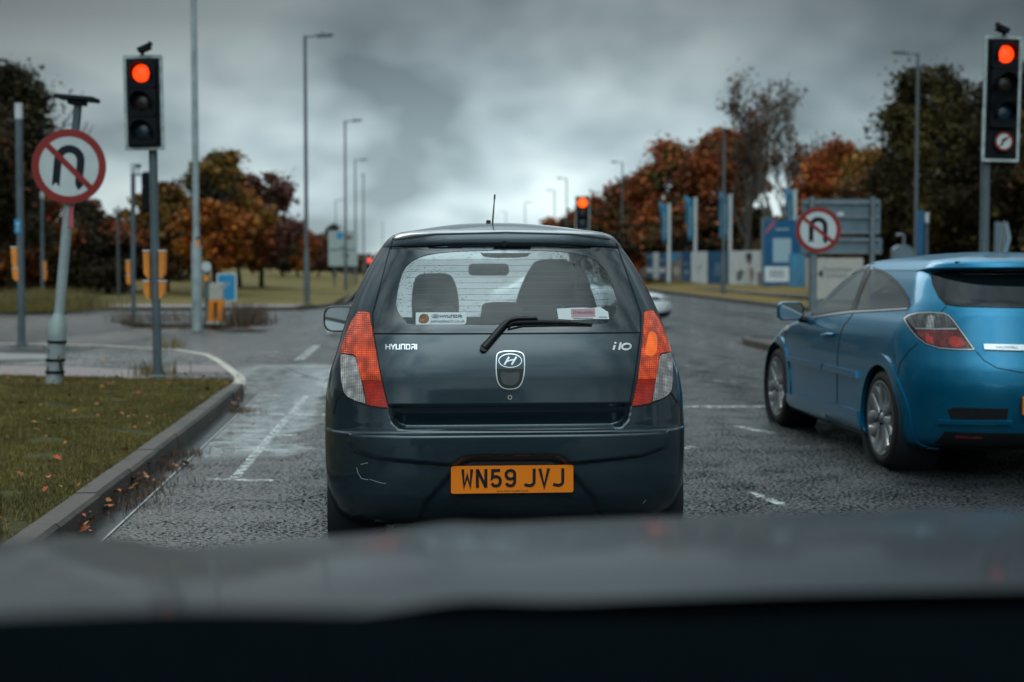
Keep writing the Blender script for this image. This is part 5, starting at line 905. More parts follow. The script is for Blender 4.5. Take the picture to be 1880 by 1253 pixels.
inner = [(757, 596), (745, 590), (735, 579), (728, 563), (728, 548), (733, 521), (742, 495), (757, 480), (784, 469), (830, 463), (900, 460.5), (930, 460), (1000, 461), (1045, 464), (1071, 469), (1088, 476), (1101, 486), (1113, 500), (1122, 518), (1131, 545), (1132, 563), (1127, 581), (1117, 590), (1103, 596), (1000, 597.5), (850, 597.5)]
outer = [(686, 612), (690, 583), (701, 520), (717, 459.5), (740, 457), (800, 453), (860, 451), (930, 450), (1000, 450.5), (1060, 453), (1110, 456), (1133, 458.5), (1151, 510), (1166, 560), (1175, 610), (1100, 611), (930, 612), (800, 612.3)]
hi_ = crs(inner, 4); c10.hole(c10.loc2([((u-930)*1.012+930, (v-530)*1.02+530) for u, v in hi_], 'y'), 'y', lambda c: c[:, 1] < 1)
ws = [(-.60, .98), (-.47, 1.395), (-.3, 1.425), (0, 1.43), (.3, 1.425), (.47, 1.395), (.60, .98), (0, .955)]; c10.hole(ws, 'y', lambda c: (c[:, 1] > 1.7) & (c[:, 2] > .9))
sw = [[(.86, 1.03), (1.50, 1.0), (1.50, 1.385), (1.18, 1.39), (1.02, 1.35)], [(1.58, .995), (2.42, .985), (2.20, 1.20), (1.98, 1.36), (1.90, 1.38), (1.58, 1.388)]]
for p in sw: c10.hole(p, 'x', lambda c: np.abs(c[:, 0]) > .45)
WR, RA, FA = .285, .60, 2.98
for y in (RA, FA): c10.hole([(y+.315*math.cos(a), .285+.315*math.sin(a)) for a in np.linspace(0, 2*PI, 48, False)], 'x', lambda c: np.abs(c[:, 0]) > .5)
c10.build('body', [MT['paint_slate'], MT['trim_black']], lambda c: (c[:, 2] < .225).astype(int))
e = empty('rear_window'); e.parent = I10
decal('glass_border', c10.px, [outer, hi_], 6, .003, .006, MT['frit'], e); decal('pane', c10.px, [hi_], 9, .002, 0, MT['glass_rear'], e)
surf_seam(c10, 'heating_wires', [[(747, y) if y > 490 else (765, y), (1117 if y > 490 else 1095, y-1.5)] for y in np.arange(478, 590, 10.6)], .7, e, m='heat_wire', off=.0005)
surf_seam(c10, 'panel_gaps', [[(725, 428), (716, 458), (700, 520), (684, 577), (685.5, 612), (697, 680), (713.5, 751), (718, 768), (727, 781), (742, 788), (800, 790), (930, 790.5), (1060, 790), (1128, 788), (1143, 781), (1151, 768), (1156, 745), (1167, 680), (1176, 612), (1176, 575), (1164, 540), (1146, 490), (1131, 447)], [(686, 613), (800, 613.5), (930, 613), (1100, 612), (1175, 611)], [(714, 459), (800, 451.5), (930, 448.5), (1050, 450.5), (1134, 457)], [(723, 441), (800, 431), (930, 427.5), (1050, 431), (1120, 440)], [(630, 723), (618, 735), (613, 760)], [(1232, 722), (1243, 740)]], 2.8, I10)
surf_seam(c10, 'bumper_line', [[(635, 800), (700, 797.5), (930, 796), (1150, 795), (1232, 793)], [(640, 829), (700, 846), (780, 853), (835, 856)], [(1230, 820), (1180, 838), (1110, 846), (1040, 850)]], 1.3, I10)
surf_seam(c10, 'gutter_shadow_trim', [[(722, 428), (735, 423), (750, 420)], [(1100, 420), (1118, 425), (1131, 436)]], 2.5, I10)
[surf_seam(c10, 'scratch', [q_], 1.1, I10, m='scratch', off=.0008) for q_ in ([(655, 858), (657, 868), (664, 879), (676, 881)], [(678, 880), (690, 884), (700, 887), (709, 888)], [(662, 853), (676, 850)], [(1186, 918), (1180, 925)])]
# spoiler lip
mb = MB(); 
# tail lights
TL = [(660.5, 573), (670, 573), (679, 575.5), (681, 590), (685, 612), (691, 645), (697, 680), (705, 716), (713.5, 750), (696, 748.5), (675, 744.5), (655, 738), (640, 731), (632, 722), (627, 700), (625.5, 675), (627, 649), (635, 621), (647, 592)]
cut = [(627, 649), (638, 650), (650, 652), (655, 656)]; strp = [(655, 656), (660, 680), (666, 700), (674, 740)]
def tail(side):
    e = empty('tail_light'); e.parent = I10; mi = side > 0
    k = dict(mirror=mi)
    decal('housing', c10.px, [[((u-672)*1.025+672, (v-662)*1.02+662) for u, v in TL]], 7, .0015, .004, MT['trim_black'], e, **k)
    decal('red_lens', c10.px, [[(660.5, 573), (670, 573), (679, 575.5), (681, 590), (685, 612), (691, 645), (697, 680), (700, 699), (665, 699), (660, 676), (656, 655), (650, 652), (638, 650), (627, 649), (635, 621), (647, 592)]], 7, .008, .008, MT['lens_red'], e, **k)
    if side > 0: decal('brake_glow', c10.px, [crs( [(660, 618), (672, 612), (678, 622), (683, 640), (684, 655), (668, 656), (660, 640)], 3)], 6, .0095, 0, MT['lens_glow'], e, **k)  # orange glow of the lit brake bulb, laid over the red lens as a patch
    decal('fog_lens', c10.px, [[(667, 700), (700.5, 700), (712.5, 748.5), (696, 747.5), (675, 743.5)]], 6, .007, .006, MT['lens_red_dark'], e, **k)
    decal('reversing_lens', c10.px, [[(627.5, 651), (638, 652), (649, 654), (654, 657), (659, 677), (665, 702), (672.5, 741.5), (655, 736.5), (641, 729.5), (633.5, 721), (629, 700), (627.5, 675)]], 5, .0075, .006, MT['lens_clear'], e, **k)
tail(-1); tail(1)
# boot badges, handle, plate
fp = lambda a, b, t: (lambda q: q[0]+q[1]*t)(c10.px(a, -b))
HY = {'H': [[(0, 0), (0, 10)], [(9, 0), (9, 10)], [(0, 5), (9, 5)]], 'Y': [[(0, 10), (4.7, 4), (9.4, 10)], [(4.7, 4.5), (4.7, 0)]], 'U': [[(0, 10), (0, .8), (8, .8), (8, 10)]], 'N': [[(0, 0), (0, 9.3), (8, 9.3), (8, 0)]], 'D': [[(0, .8), (0, 9.2), (7, 9.2), (8, 8), (8, 2), (7, .8), (0, .8)]], 'A': [[(0, 9.3), (8, 9.3), (8, 0)], [(8, 4.5), (1.5, 4.5), (0, 0)]], 'I': [[(0, 0), (0, 10)]]}
mb = MB(); x = 709
for ch in 'HYUNDAI': mb.stroke([[(x+a*.78, -642.3+b*.98) for a, b in pl] for pl in HY[ch]], 2.1, fp, .001, .0035); x += 9.3
e = empty('boot_badge'); e.parent = I10; mb.build('lettering', MT['chrome'], e)
mb = MB(); mb.stroke([[(1128.3, -634.3), (1125.8, -643)]], 3.6, fp, .001, .0035); mb.stroke([[(1127.6, -630.2), (1131.2, -630.2)]], 3.2, fp, .001, .0035); mb.stroke([[(1139.2, -629.5), (1136.2, -643)]], 3.4, fp, .001, .0035); o0 = [(1149.5+8*math.cos(t)+.18*6*math.sin(t), -637+5.3*math.sin(t)) for t in np.linspace(0, 2*PI, 20)]; mb.stroke([o0], 3.4, fp, .001, .0035)
e = empty('boot_badge'); e.parent = I10; mb.build('lettering', MT['chrome'], e)
e = empty('boot_handle'); e.parent = I10
hs = crs([(911, 664), (913, 651), (922, 646.5), (936, 645.5), (950, 646.5), (960, 651), (962.5, 664), (962, 685), (958, 702), (950, 712), (936, 715), (922, 712), (914, 702), (911, 685)], 3)
decal('recess', c10.px, [hs], 4, .001, 0, MT['trim_black'], e); mb = MB(); cl = [(u, -v) for u, v in hs]; mb.stroke([cl+[cl[0]]], 2.0, fp, .001, .008); mb.build('chrome_ring', MT['chrome'], e)
decal('badge_plate', c10.px, [[(913, 652), (922, 648), (936, 647), (950, 648), (959.5, 652), (961, 665), (960, 678), (936, 679), (913, 678)]], 4, .004, .004, MT['paint_slate'], e)
mb = MB(); mb.stroke([[(936.5+21*math.cos(t), -663+12.3*math.sin(t)) for t in np.linspace(0, 2*PI, 36)]], 1.7, fp, .004, .007); mb.stroke([[(926, -670.5), (934.5, -656)], [(939, -670.5), (948, -656)]], 3.4, fp, .004, .007); mb.stroke([[(929, -665.5), (937, -662), (945, -661)]], 2.4, fp, .004, .0068); mb.build('oval_badge', MT['chrome'], e)
decal('grip', c10.px, [crs([(920, 684), (936, 685), (953, 684), (952, 699), (946, 706), (936, 708), (926, 706), (921, 699)], 3)], 4, .002, .001, MT['seat_top'], e)
mb = MB(); mb.stroke([[(936+3.4*math.cos(t), -730+3.6*math.sin(t)) for t in np.linspace(0, 2*PI, 16)]], 1.4, fp, .001, .003); mb.build('keyhole', MT['chrome_soft'], I10)
e = empty('number_plate'); e.parent = I10; pc, pnn = c10.px(940, 879); e.location = (pc.x, min(c10.px(900, 870)[0].y, c10.px(980, 895)[0].y)-.020, pc.z); e.rotation_euler = (R(0), 0, 0)
f = lambda a, b, t: Vector((a, -t, b)); mb = MB(); mb.prism(rrect(-.26, -.0585, .26, .0585, .009), f, -.004, 0, 0); mb.build('plate', MT['plate_yellow'], e, bevel=.0008); mb = MB(); plate_text(mb, 'WN59 JVJ', f, -.2165, -.034, 0); mb.build('characters', MT['plate_char'], e)
vs, fs = text_pts('CAR & TRUCK NUMBER PLATES', .0095); mb = MB(); mb.add([(x, -.0012, z-.0505) for x, z in vs], fs); mb.build('small_print', MT['plate_char'], e)
# wiper
def ppt(u, v, off): p, n = c10.px(u, v); return p+n*off
e = empty('rear_wiper'); e.parent = I10; mb = MB(); mb.tube([ppt(888, 641, .0), ppt(888, 641, .03)], .017, 16); mb.tube([ppt(u, v, .026) for u, v in ((888, 641), (900, 628), (915, 611), (928, 597))], [.017, .0155, .014, .012], 12); mb.tube([ppt(u, v, .024) for u, v in ((928, 597), (936, 591.5), (950, 589), (985, 588.5))], [.012, .010, .009, .008], 10); mb.build('arm', MT['trim_black'], e)
mb = MB(); mb.tube([ppt(u, v, .014) for u, v in ((933, 602), (937, 597), (945, 594.5), (985, 593.5), (1040, 595), (1087, 598))], [.004, .007, .0095, .0095, .0075, .003], 8); mb.tube([ppt(u, v, .006) for u, v in ((932, 606), (960, 600), (1040, 598.5), (1086, 599))], .004, 6); mb.build('blade', MT['rubber'], e)
mb = MB(); mb.tube([ppt(926, 447, 0), ppt(926, 447, .02)], .013, 14); mb.build('washer_nozzle', MT['trim_black'], I10)
mb = MB(); p0 = c10.px(903, 414)[0]+Vector((0, .25, .02)); mb.tube([p0+Vector((-.0, 0, -.03)), p0+Vector((0, 0, .012))], [.016, .01], 12); q0 = at(903.5, 411, 6.65); q1 = at(908.5, 358, 6.75); q0 = c10.MI @ q0; q1 = c10.MI @ q1; mb.tube([q0+Vector((0, 0, -.02)), q0+(q1-q0)*.85], [.0045, .0028], 8); mb.tube([q0+(q1-q0)*.85, q1], [.0045, .004], 8); mb.build('aerial', MT['trim_black'], I10)
# door mirror
e = empty('door_mirror'); e.parent = I10; mc = c10.MI @ at(628, 586, 8.3); mb = MB(); prof = rrect(-.105, -.073, .10, .073, .05, 6)
for k0, s0, k1, s1 in ((0, 1, .03, 1.04), (.03, 1.04, .07, .93), (.07, .93, .10, .62)):
    a = [mc+Vector((x*s0, k0, z*s0)) for x, z in prof]; b = [mc+Vector((x*s1, k1, z*s1)) for x, z in prof]; n = len(a); mb.add(a+b, [(i, n+i, n+(i+1) % n, (i+1) % n) for i in range(n)], 0, True)
mb.add(b, [tuple(range(n))[::-1]], 0); mb.tube([mc+Vector((.09, .06, -.03)), mc+Vector((.20, .10, -.05))], .028, 10); mb.build('shell', MT['trim_black'], e)
mb = MB(); mb.add([mc+Vector((x*.93, .006+.12*x, z*.92)) for x, z in prof], [tuple(range(n))]); mb.build('mirror_glass', MT['mirror'], e)
e = empty('door_mirror'); e.parent = I10; mc2 = Vector((-mc.x, mc.y, mc.z)); mb = MB(); mb.tube([mc2+Vector((-.2, .1, -.05)), mc2+Vector((-.09, .06, -.03))], .028, 10)
for k0, s0, k1, s1 in ((0, 1, .03, 1.04), (.03, 1.04, .07, .93), (.07, .93, .10, .62)):
    a = [mc2+Vector((x*s0, k0, z*s0)) for x, z in prof]; b = [mc2+Vector((x*s1, k1, z*s1)) for x, z in prof]; mb.add(a+b, [(i, n+i, n+(i+1) % n, (i+1) % n) for i in range(n)], 0, True)
mb.add(b, [tuple(range(n))[::-1]], 0); mb.build('shell', MT['trim_black'], e); mb = MB(); mb.add([mc2+Vector((x*.93, .006, z*.92)) for x, z in prof], [tuple(range(n))]); mb.build('mirror_glass', MT['mirror'], e)
# glazing, wheels, underside
decal('windscreen', c10.ax('y', 1), [ws], .05, .001, 0, MT['glass_screen'], I10)
for p in sw:
    for sg in (-1, 1): decal('side_window', c10.ax('x', sg), [p], .06, .001, 0, MT['glass_clear'], I10); 
for sg in (-1, 1): surf_seam(c10, 'window_trim', [p+[p[0]] for p in sw], .02, I10, m='trim_black', fn=c10.ax('x', sg)); surf_seam(c10, 'door_gaps', [[(1.54, .97), (1.54, .30)], [(.92, .97), (.88, .7), (.98, .45)], [(2.48, .95), (2.5, .32), (1.0, .32)]], .006, I10, fn=c10.ax('x', sg))
for x, sg in ((-.785, -1), (.785, 1)):
    for y in (RA, FA): wheel(I10, 'wheel', x, y, .285, .285, .185, .185, sg, MT['rubber'], MT['alloy'], 6)
mb = MB(); mb.box((0, 1.75, .30), (1.16, 3.2, .16)); mb.box((0, .34, .27), (1.0, .36, .16))
for y in (RA, FA):
    for sg in (-1, 1): mb.lathe([(.325, .0), (.325, -.25), (0, -.25)], Matrix.Translation((sg*.79, y, .285)) @ Matrix.Rotation(sg*PI/2, 4, 'Y'), 28)
mb.build('underbody', MT['paint_under'], I10); mb = MB(); q = c10.MI @ at(801, 948, 6.15); mb.tube([q+Vector((0, .4, .0)), q+Vector((0, -.03, 0))], .03, 14, cap=False); mb.tube([q+Vector((0, .3, 0)), q+Vector((0, .29, 0))], .028, 12); mb.build('exhaust', MT['steel'], I10)
# interior
def sil(name, pts, D, dep, m, parent, bev=.03, n=4):
    pts = crs(pts, n); W = [c10.MI @ at(u, v, D) for u, v in pts][::-1]; k = len(W); mb = MB(); F_ = Vector((0, dep, 0)); mb.add(W+[p+F_ for p in W], [tuple(range(k)), tuple(range(2*k-1, k-1, -1))]+[(i, k+i, k+(i+1) % k, (i+1) % k) for i in range(k)]); a = sum(((W[i].x*W[(i+1) % k].z-W[(i+1) % k].x*W[i].z) for i in range(k)))
    o = mb.build(name, MT[m], parent, bevel=bev); 
    for p in o.data.polygons: p.use_smooth = True
    return o
e = empty('front_seat'); e.parent = I10; sil('headrest', [(757, 575), (756, 550), (760, 520), (770, 505), (795, 502), (820, 503), (832, 512), (840, 535), (843, 572), (835, 590), (765, 590)], 7.75, .12, 'seat', e); sil('backrest', [(740, 610), (752, 597), (775, 588), (825, 588), (846, 598), (858, 612), (860, 700), (740, 700)], 7.8, .14, 'seat', e, .04)
e = empty('front_seat'); e.parent = I10; sil('headrest', [(945, 590), (950, 555), (962, 520), (978, 490), (990, 479), (1015, 476), (1042, 478), (1054, 492), (1059, 520), (1060, 560), (1060, 600), (1000, 605)], 7.7, .14, 'seat', e); sil('backrest', [(925, 620), (945, 590), (1060, 590), (1075, 610), (1080, 700), (925, 700)], 7.8, .14, 'seat', e, .04)
e = empty('rear_seat'); e.parent = I10
def cush(name, u0, v0, u1, v1, D, m, dep=.12): return sil(name, [(u0, (v0+v1)/2), (u0+2, v0+5), (u0+12, v0), ((u0+u1)/2, v0-1.5), (u1-12, v0), (u1-2, v0+5), (u1, (v0+v1)/2), (u1, v1), ((u0+u1)/2, v1), (u0, v1)], D, dep, m, e, .02)
cush('headrest', 886, 557, 962, 592, 6.85, 'seat_top'); cush('headrest', 760, 565, 838, 600, 6.85, 'seat_top'); cush('headrest', 1020, 560, 1095, 600, 6.85, 'tray'); cush('backrest', 735, 585, 1130, 690, 6.9, 'seat', .15)
mb = MB(); mb.add([Vector((-.55, .22, .985)), Vector((.55, .22, .985)), Vector((.56, .75, 1.01)), Vector((-.56, .75, 1.01))], [(0, 1, 2, 3)]); mb.build('parcel_shelf', MT['interior'], I10)
e = empty('dashboard'); e.parent = I10; mb = MB(); mb.box((0, 2.50, .84), (1.2, .42, .26)); mb.tube([(.33, 2.34, .98), (.33, 2.5, 1.0)], [.14, .12], 14); mb.build('dash_top', MT['interior'], e, bevel=.05)
mb = MB(); q = [(.33+.18*math.cos(t), 2.12-.06*math.sin(t), .95+.165*math.sin(t)) for t in np.linspace(0, 2*PI, 25)]; mb.tube(q, .014, 8, cap=False); mb.box((.33, 2.14, .94), (.3, .03, .05)); mb.build('steering_wheel', MT['black'], e)
mb = MB(); a = c10.MI @ at(897.5, 495.5, 8.1); mb.prism(rrect(-.115, -.034, .115, .034, .025), lambda x, z, t: a+Vector((x, -t, z)), -.03, 0, 0); mb.tube([a+Vector((-.0, .02, .02)), a+Vector((0.0, .06, .09))], .012, 8); mb.build('interior_mirror', MT['seat'], I10, bevel=.005)
mb = MB(); a = c10.MI @ at(928.5, 469, 6.5); mb.prism([(-.115, .010), (-.10, -.006), (-.05, -.012), (.05, -.012), (.10, -.006), (.115, .010)], lambda x, z, t: a+Vector((x, -t, z)), -.03, 0, 0); mb.build('high_brake_light', MT['brake_strip'], I10)
# headlining so the roof has an inside
mb = MB(); mb.box((0, 1.15, 1.455), (.84, 1.45, .02)); mb.build('headlining', MT['seat_top'], I10)
# stickers inside the glass
e = empty('dealer_sticker'); e.parent = I10; decal('sticker_sheet', c10.px, [[(763.5, 575), (857, 574.5), (856, 593), (853, 597), (763.5, 597.3)]], 8, .0045, 0, MT['paper'], e)
def ptext(name, s, u, v, hpx, m, parent, off=.006, it=0., sx=1.):
    vs, fs = text_pts(s, hpx*1.4, it); mb = MB(); mb.add([fp(u+x*sx, -v+z, off) for x, z in vs], fs); return mb.build(name, MT[m], parent)
decal('sun_print', c10.px, [crs([(769, 587), (772, 580), (778, 577.5), (785, 579), (788, 586), (785, 593), (777, 595), (770, 593)], 2)], 4, .0055, 0, MT['brown_print'], e)
mb = MB(); x = 809
for ch in 'HYUNDAI': mb.stroke([[(x+a*.52, -584.5+b*.5) for a, b in pl] for pl in HY[ch]], 1.25, fp, .005, .006); x += 6.45
mb.stroke([[(799.5+7*math.cos(t), -582+3*math.sin(t)) for t in np.linspace(0, 2*PI, 18)]], .8, fp, .005, .006); mb.stroke([[(796, -584), (799, -580)], [(800.5, -584), (803.5, -580)], [(798, -582), (801.5, -582)]], 1.1, fp, .005, .006); mb.build('lettering', MT['ink'], e); ptext('lettering', 'pebleybeach.co.uk', 822, 591, 5.6, 'ink', e, sx=1.07)
e = empty('paper_sticker'); e.parent = I10; decal('paper_sheet', c10.px, [[(1022, 568), (1035, 567.5), (1050, 566.5), (1071, 566), (1085, 567), (1101, 565), (1116, 574), (1118, 587), (1090, 587), (1050, 588.5), (1025, 587)]], 8, .0045, 0, MT['paper'], e); decal('pink_patch', c10.px, [[(1047.5, 569), (1092, 567.5), (1092.5, 583), (1049, 584.5)]], 8, .0052, 0, MT['paper_pink'], e); ptext('lettering', 'Dressability', 1070.5, 575, 5.8, 'ink', e, it=.15); mb = MB(); mb.stroke([[(1052, -586.2), (1088, -586)], [(1099, -583.5), (1114, -583.5)]], .9, fp, .005, .006); mb.build('small_print', MT['ink'], e)

# ---------------------------------------------------------------- blue hatchback on the right
AS = empty('blue_hatchback', (3.37, 8.66, 0), R(4.5), 'metallic blue three door sports hatchback with silver alloy wheels waiting in the right lane', 'car')
CA = [(.17, .80, .28, .42, 4.05, .5), (.20, .855, .16, .50, 4.18, .6), (.26, .872, .09, .52, 4.24, .62), (.34, .876, .05, .54, 4.28, .65), (.45, .876, .02, .55, 4.29, .68), (.58, .876, .00, .56, 4.29, .70), (.68, .874, .012, .56, 4.24, .72), (.78, .868, .045, .55, 4.05, .74), (.84, .860, .065, .54, 3.80, .72), (.90, .846, .085, .53, 3.42, .70), (.96, .820, .105, .50, 3.18, .62), (1.02, .784, .125, .47, 3.02, .55), (1.08, .752, .165, .45, 2.88, .5), (1.16, .715, .25, .43, 2.72, .48), (1.24, .676, .34, .41, 2.54, .46), (1.295, .645, .40, .40, 2.40, .44), (1.305, .640, .33, .40, 2.38, .44), (1.32, .628, .30, .40, 2.33, .43), (1.345, .606, .31, .38, 2.25, .42), (1.366, .570, .34, .36, 2.15, .40), (1.378, .52, .39, .33, 2.03, .36)]
ca = Car(AS, CA, 120, 44, 90, 30, 2.7, 2.6, .05, None, bow=.10)
AW, AR, AF = .325, .80, 3.414
DW = [(1490, 574), (1494, 553), (1508, 538), (1529, 521), (1547, 509), (1566, 500), (1580, 495), (1592, 493), (1583, 515), (1572, 545), (1562, 570.5), (1528, 575), (1495, 580.5)]
QW = [(1603, 495), (1618, 499), (1633, 507.5), (1646, 520), (1657, 534), (1667, 551), (1669, 562), (1665, 566), (1620, 568), (1572, 570.5), (1580, 545), (1592, 516)]
dwl = ca.loc2(DW, 'x'); qwl = ca.loc2(QW, 'x')
ca.hole(dwl, 'x', lambda c: np.abs(c[:, 0]) > .4); ca.hole(qwl, 'x', lambda c: np.abs(c[:, 0]) > .4)
wsa = [(-.66, .99), (-.52, 1.30), (0, 1.335), (.52, 1.30), (.66, .99), (0, .955)]; ca.hole(wsa, 'y', lambda c: (c[:, 1] > 1.9) & (c[:, 2] > .93))
for y in (AR, AF): ca.hole([(y+.365*math.cos(a), AW+.365*math.sin(a)) for a in np.linspace(0, 2*PI, 48, False)], 'x', lambda c: np.abs(c[:, 0]) > .5)
ca.build('body', [MT['paint_blue'], MT['trim_black']], lambda c: (c[:, 2] < .185).astype(int))
for sg in (-1, 1):
    fx = ca.ax('x', sg)
    for p in (dwl, qwl): decal('side_window', fx, [p], .05, .001, 0, MT['glass_astra'], AS)
for y in (AR, AF):
    for sg in (-1, 1):
        ang = np.linspace(R(-32 if y == AR else -28), R(212 if y == AR else 205), 34); o_ = [(y+.44*math.cos(a), AW+.425*math.sin(a)) for a in ang]; i_ = [(y+.352*math.cos(a), AW+.352*math.sin(a)) for a in ang]
        decal('wheel_arch', ca.ax('x', sg), [o_+i_[::-1]], .03, .012, .03, MT['paint_blue'], AS)
for sg in (-1, 1):
    decal('sill_skirt', ca.ax('x', sg), [[(1.16, .19), (1.19, .33), (1.5, .335), (2.9, .30), (3.03, .30), (3.06, .185)]], .06, .026, .05, MT['paint_blue'], AS)
    decal('rub_strip', ca.ax('x', sg), [[(1.22, .555), (1.24, .60), (2.0, .605), (2.02, .56)]], .06, .024, .026, MT['paint_blue'], AS); decal('rub_strip', ca.ax('x', sg), [[(2.04, .56), (2.03, .605), (3.0, .60), (3.04, .575), (2.96, .565)]], .06, .024, .026, MT['paint_blue'], AS)
    surf_seam(ca, 'window_trim', [dwl+[dwl[0]], qwl+[qwl[0]]], .022, AS, m='trim_black', fn=ca.ax('x', sg), off=.003)
surf_seam(ca, 'belt_chrome', [[(1494, 583), (1528, 578), (1562, 573.5), (1620, 570.5), (1667, 567.5)]], 2.8, AS, True, 'chrome_soft', .006)
[surf_seam(ca, 'pillar_trim', [q], 6, AS, False, 'trim_black', .003) for q in ([(1592, 492), (1597, 487)], [(1597, 494), (1586, 516), (1566, 571)], [(1490, 572), (1476, 580), (1472, 590)])]
surf_seam(ca, 'panel_gaps', [[(1569, 573), (1556, 590), (1548, 600), (1542, 617), (1538, 650), (1537, 700), (1537, 738), (1531, 749), (1510, 748), (1480, 740), (1447, 730)], [(1446, 598), (1442, 615), (1442, 650), (1447, 730)], [(1685, 631), (1668, 645), (1652, 668), (1648, 690)], [(1737, 563), (1728, 573)], [(1605, 484), (1580, 488), (1550, 503), (1515, 530), (1490, 552)], [(1606, 484), (1604, 492)], [(1793, 646), (1806, 662), (1830, 676), (1880, 685)]], 1.6, AS, True)
ROOFT = [(1712, 486), (1730, 478)]
# tail light
e = empty('tail_light'); e.parent = AS; T0 = [(1660, 585), (1669, 579), (1683, 575), (1710, 574), (1733, 575.5), (1743, 580), (1752, 590), (1768, 612), (1790, 643), (1760, 643), (1726, 640.5), (1700, 632), (1684, 620), (1672, 606), (1664, 594)]
sc_ = lambda P, k, c=(1722, 608): [((u-c[0])*k+c[0], (v-c[1])*k+c[1]) for u, v in P]
def astra_tail(mi):
    e = empty('tail_light'); e.parent = AS
    decal('black_rim', ca.px, [sc_(T0, 1.035)], 6, .002, .004, MT['seam'], e, mirror=mi); decal('chrome_rim', ca.px, [T0, sc_(T0, .955)], 6, .007, .005, MT['chrome_soft'], e, mirror=mi)
    decal('smoked_lens', ca.px, [[(1665, 586), (1671, 580.5), (1684, 577), (1710, 576), (1732, 577.5), (1741, 582), (1750, 592), (1757, 604), (1682, 605), (1673, 597)]], 6, .007, .004, MT['lens_smoke'], e, mirror=mi)
    decal('red_lens', ca.px, [[(1681, 607), (1758, 606), (1772, 624), (1784, 640), (1760, 640.5), (1728, 638), (1704, 630.5), (1688, 618)]], 6, .007, .004, MT['lens_wine'], e, mirror=mi)
    decal('indicator_lens', ca.px, [[(1703, 583), (1710, 579), (1717, 583), (1716, 603), (1701, 603.5)]], 5, .0085, 0, MT['lens_clear2'], e, mirror=mi)
    for q in ([(1730, 584), (1740, 583), (1748, 594), (1752, 602), (1736, 603)], [(1703, 612), (1712, 620), (1717, 634), (1711, 632), (1700, 626)]): decal('reflector', ca.px, [q], 5, .0085, 0, MT['lens_smoke' if q[0][1] < 600 else 'lens_red_dark'], e, mirror=mi)
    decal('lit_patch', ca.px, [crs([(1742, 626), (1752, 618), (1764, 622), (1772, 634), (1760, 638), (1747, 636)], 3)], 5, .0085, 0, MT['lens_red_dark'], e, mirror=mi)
    surf_seam(ca, 'chrome_bar', [[(1682, 604.5), (1720, 605), (1757, 604.5)]], 1.8, e, mi, 'chrome_soft', .009) if not mi else None
bpy.data.objects.remove(e); astra_tail(False); astra_tail(True)
# rear screen, spoiler shade, chrome bar, vents, plate
RW = [(1708, 504), (1712, 523), (1723, 547), (1736, 560), (1760, 563.5), (1820, 565), (1879, 566), (1879, 478), (1840, 480), (1790, 484), (1752, 489), (1725, 496)]
rwl = [(x, z) for x, z in ca.loc2(RW[:7], 'y')]; L_ = [p for p in rwl]; full = L_+[(-x, z) for x, z in L_[::-1]]
top = [(-rwl[0][0]*k, 1.290+.012*(1-k*k)) for k in (.9, .6, .3, 0, -.3, -.6, -.9)]
full = [rwl[0]]+rwl[1:7]+[(-x, z) for x, z in rwl[1:7][::-1]]+[(-rwl[0][0], rwl[0][1])]+[(x, z) for x, z in top]
decal('rear_window', ca.ax('y', -1), [full], .04, .004, .004, MT['glass_black'], AS)
decal('chrome_bar', ca.ax('y', -1), [[(-.46, .845), (-.46, .812), (0, .80), (.46, .812), (.46, .845), (0, .838)]], .04, .016, .02, MT['chrome_soft'], AS)
vs, fs = text_pts('VAUXHALL', .026); fy = ca.ax('y', -1); mb = MB(); mb.add([(lambda q: q[0]+q[1]*.018)(fy(x-.33, z+.824)) for x, z in vs], fs); mb.build('lettering', MT['trim_black'], AS)
for sg in (-1, 1):
    decal('bumper_vent', ca.ax('y', -1), [[(sg*x, z) for x, z in ((-.66, .435), (-.63, .455), (-.33, .455), (-.33, .385), (-.64, .380))][::sg]], .03, .002, 0, MT['seam'], AS)
    decal('vent_lip', ca.ax('y', -1), [[(sg*x, z) for x, z in ((-.70, .375), (-.30, .382), (-.30, .362), (-.70, .352))][::sg]], .03, .022, .03, MT['paint_blue'], AS)
    decal('reflector', ca.ax('y', -1), [[(sg*x, z) for x, z in ((-.60, .275), (-.45, .275), (-.45, .262), (-.60, .262))][::sg]], .03, .004, .002, MT['lens_wine'], AS)
decal('diffuser', ca.ax('y', -1), [[(-.66, .30), (.66, .30), (.70, .19), (-.70, .19)]], .05, .004, .004, MT['trim_black'], AS)
e = empty('number_plate'); e.parent = AS; q, _ = fy(0, .475); e.location = (q.x, q.y-.03, .475); mb = MB(); mb.prism(rrect(-.26, -.0555, .26, .0555, .008), f, -.02, 0, 0); mb.build('plate', MT['plate_yellow'], e, bevel=.001); mb = MB(); plate_text(mb, 'N', f, -.225, -.04, 0); mb.build('characters', MT['plate_char'], e)
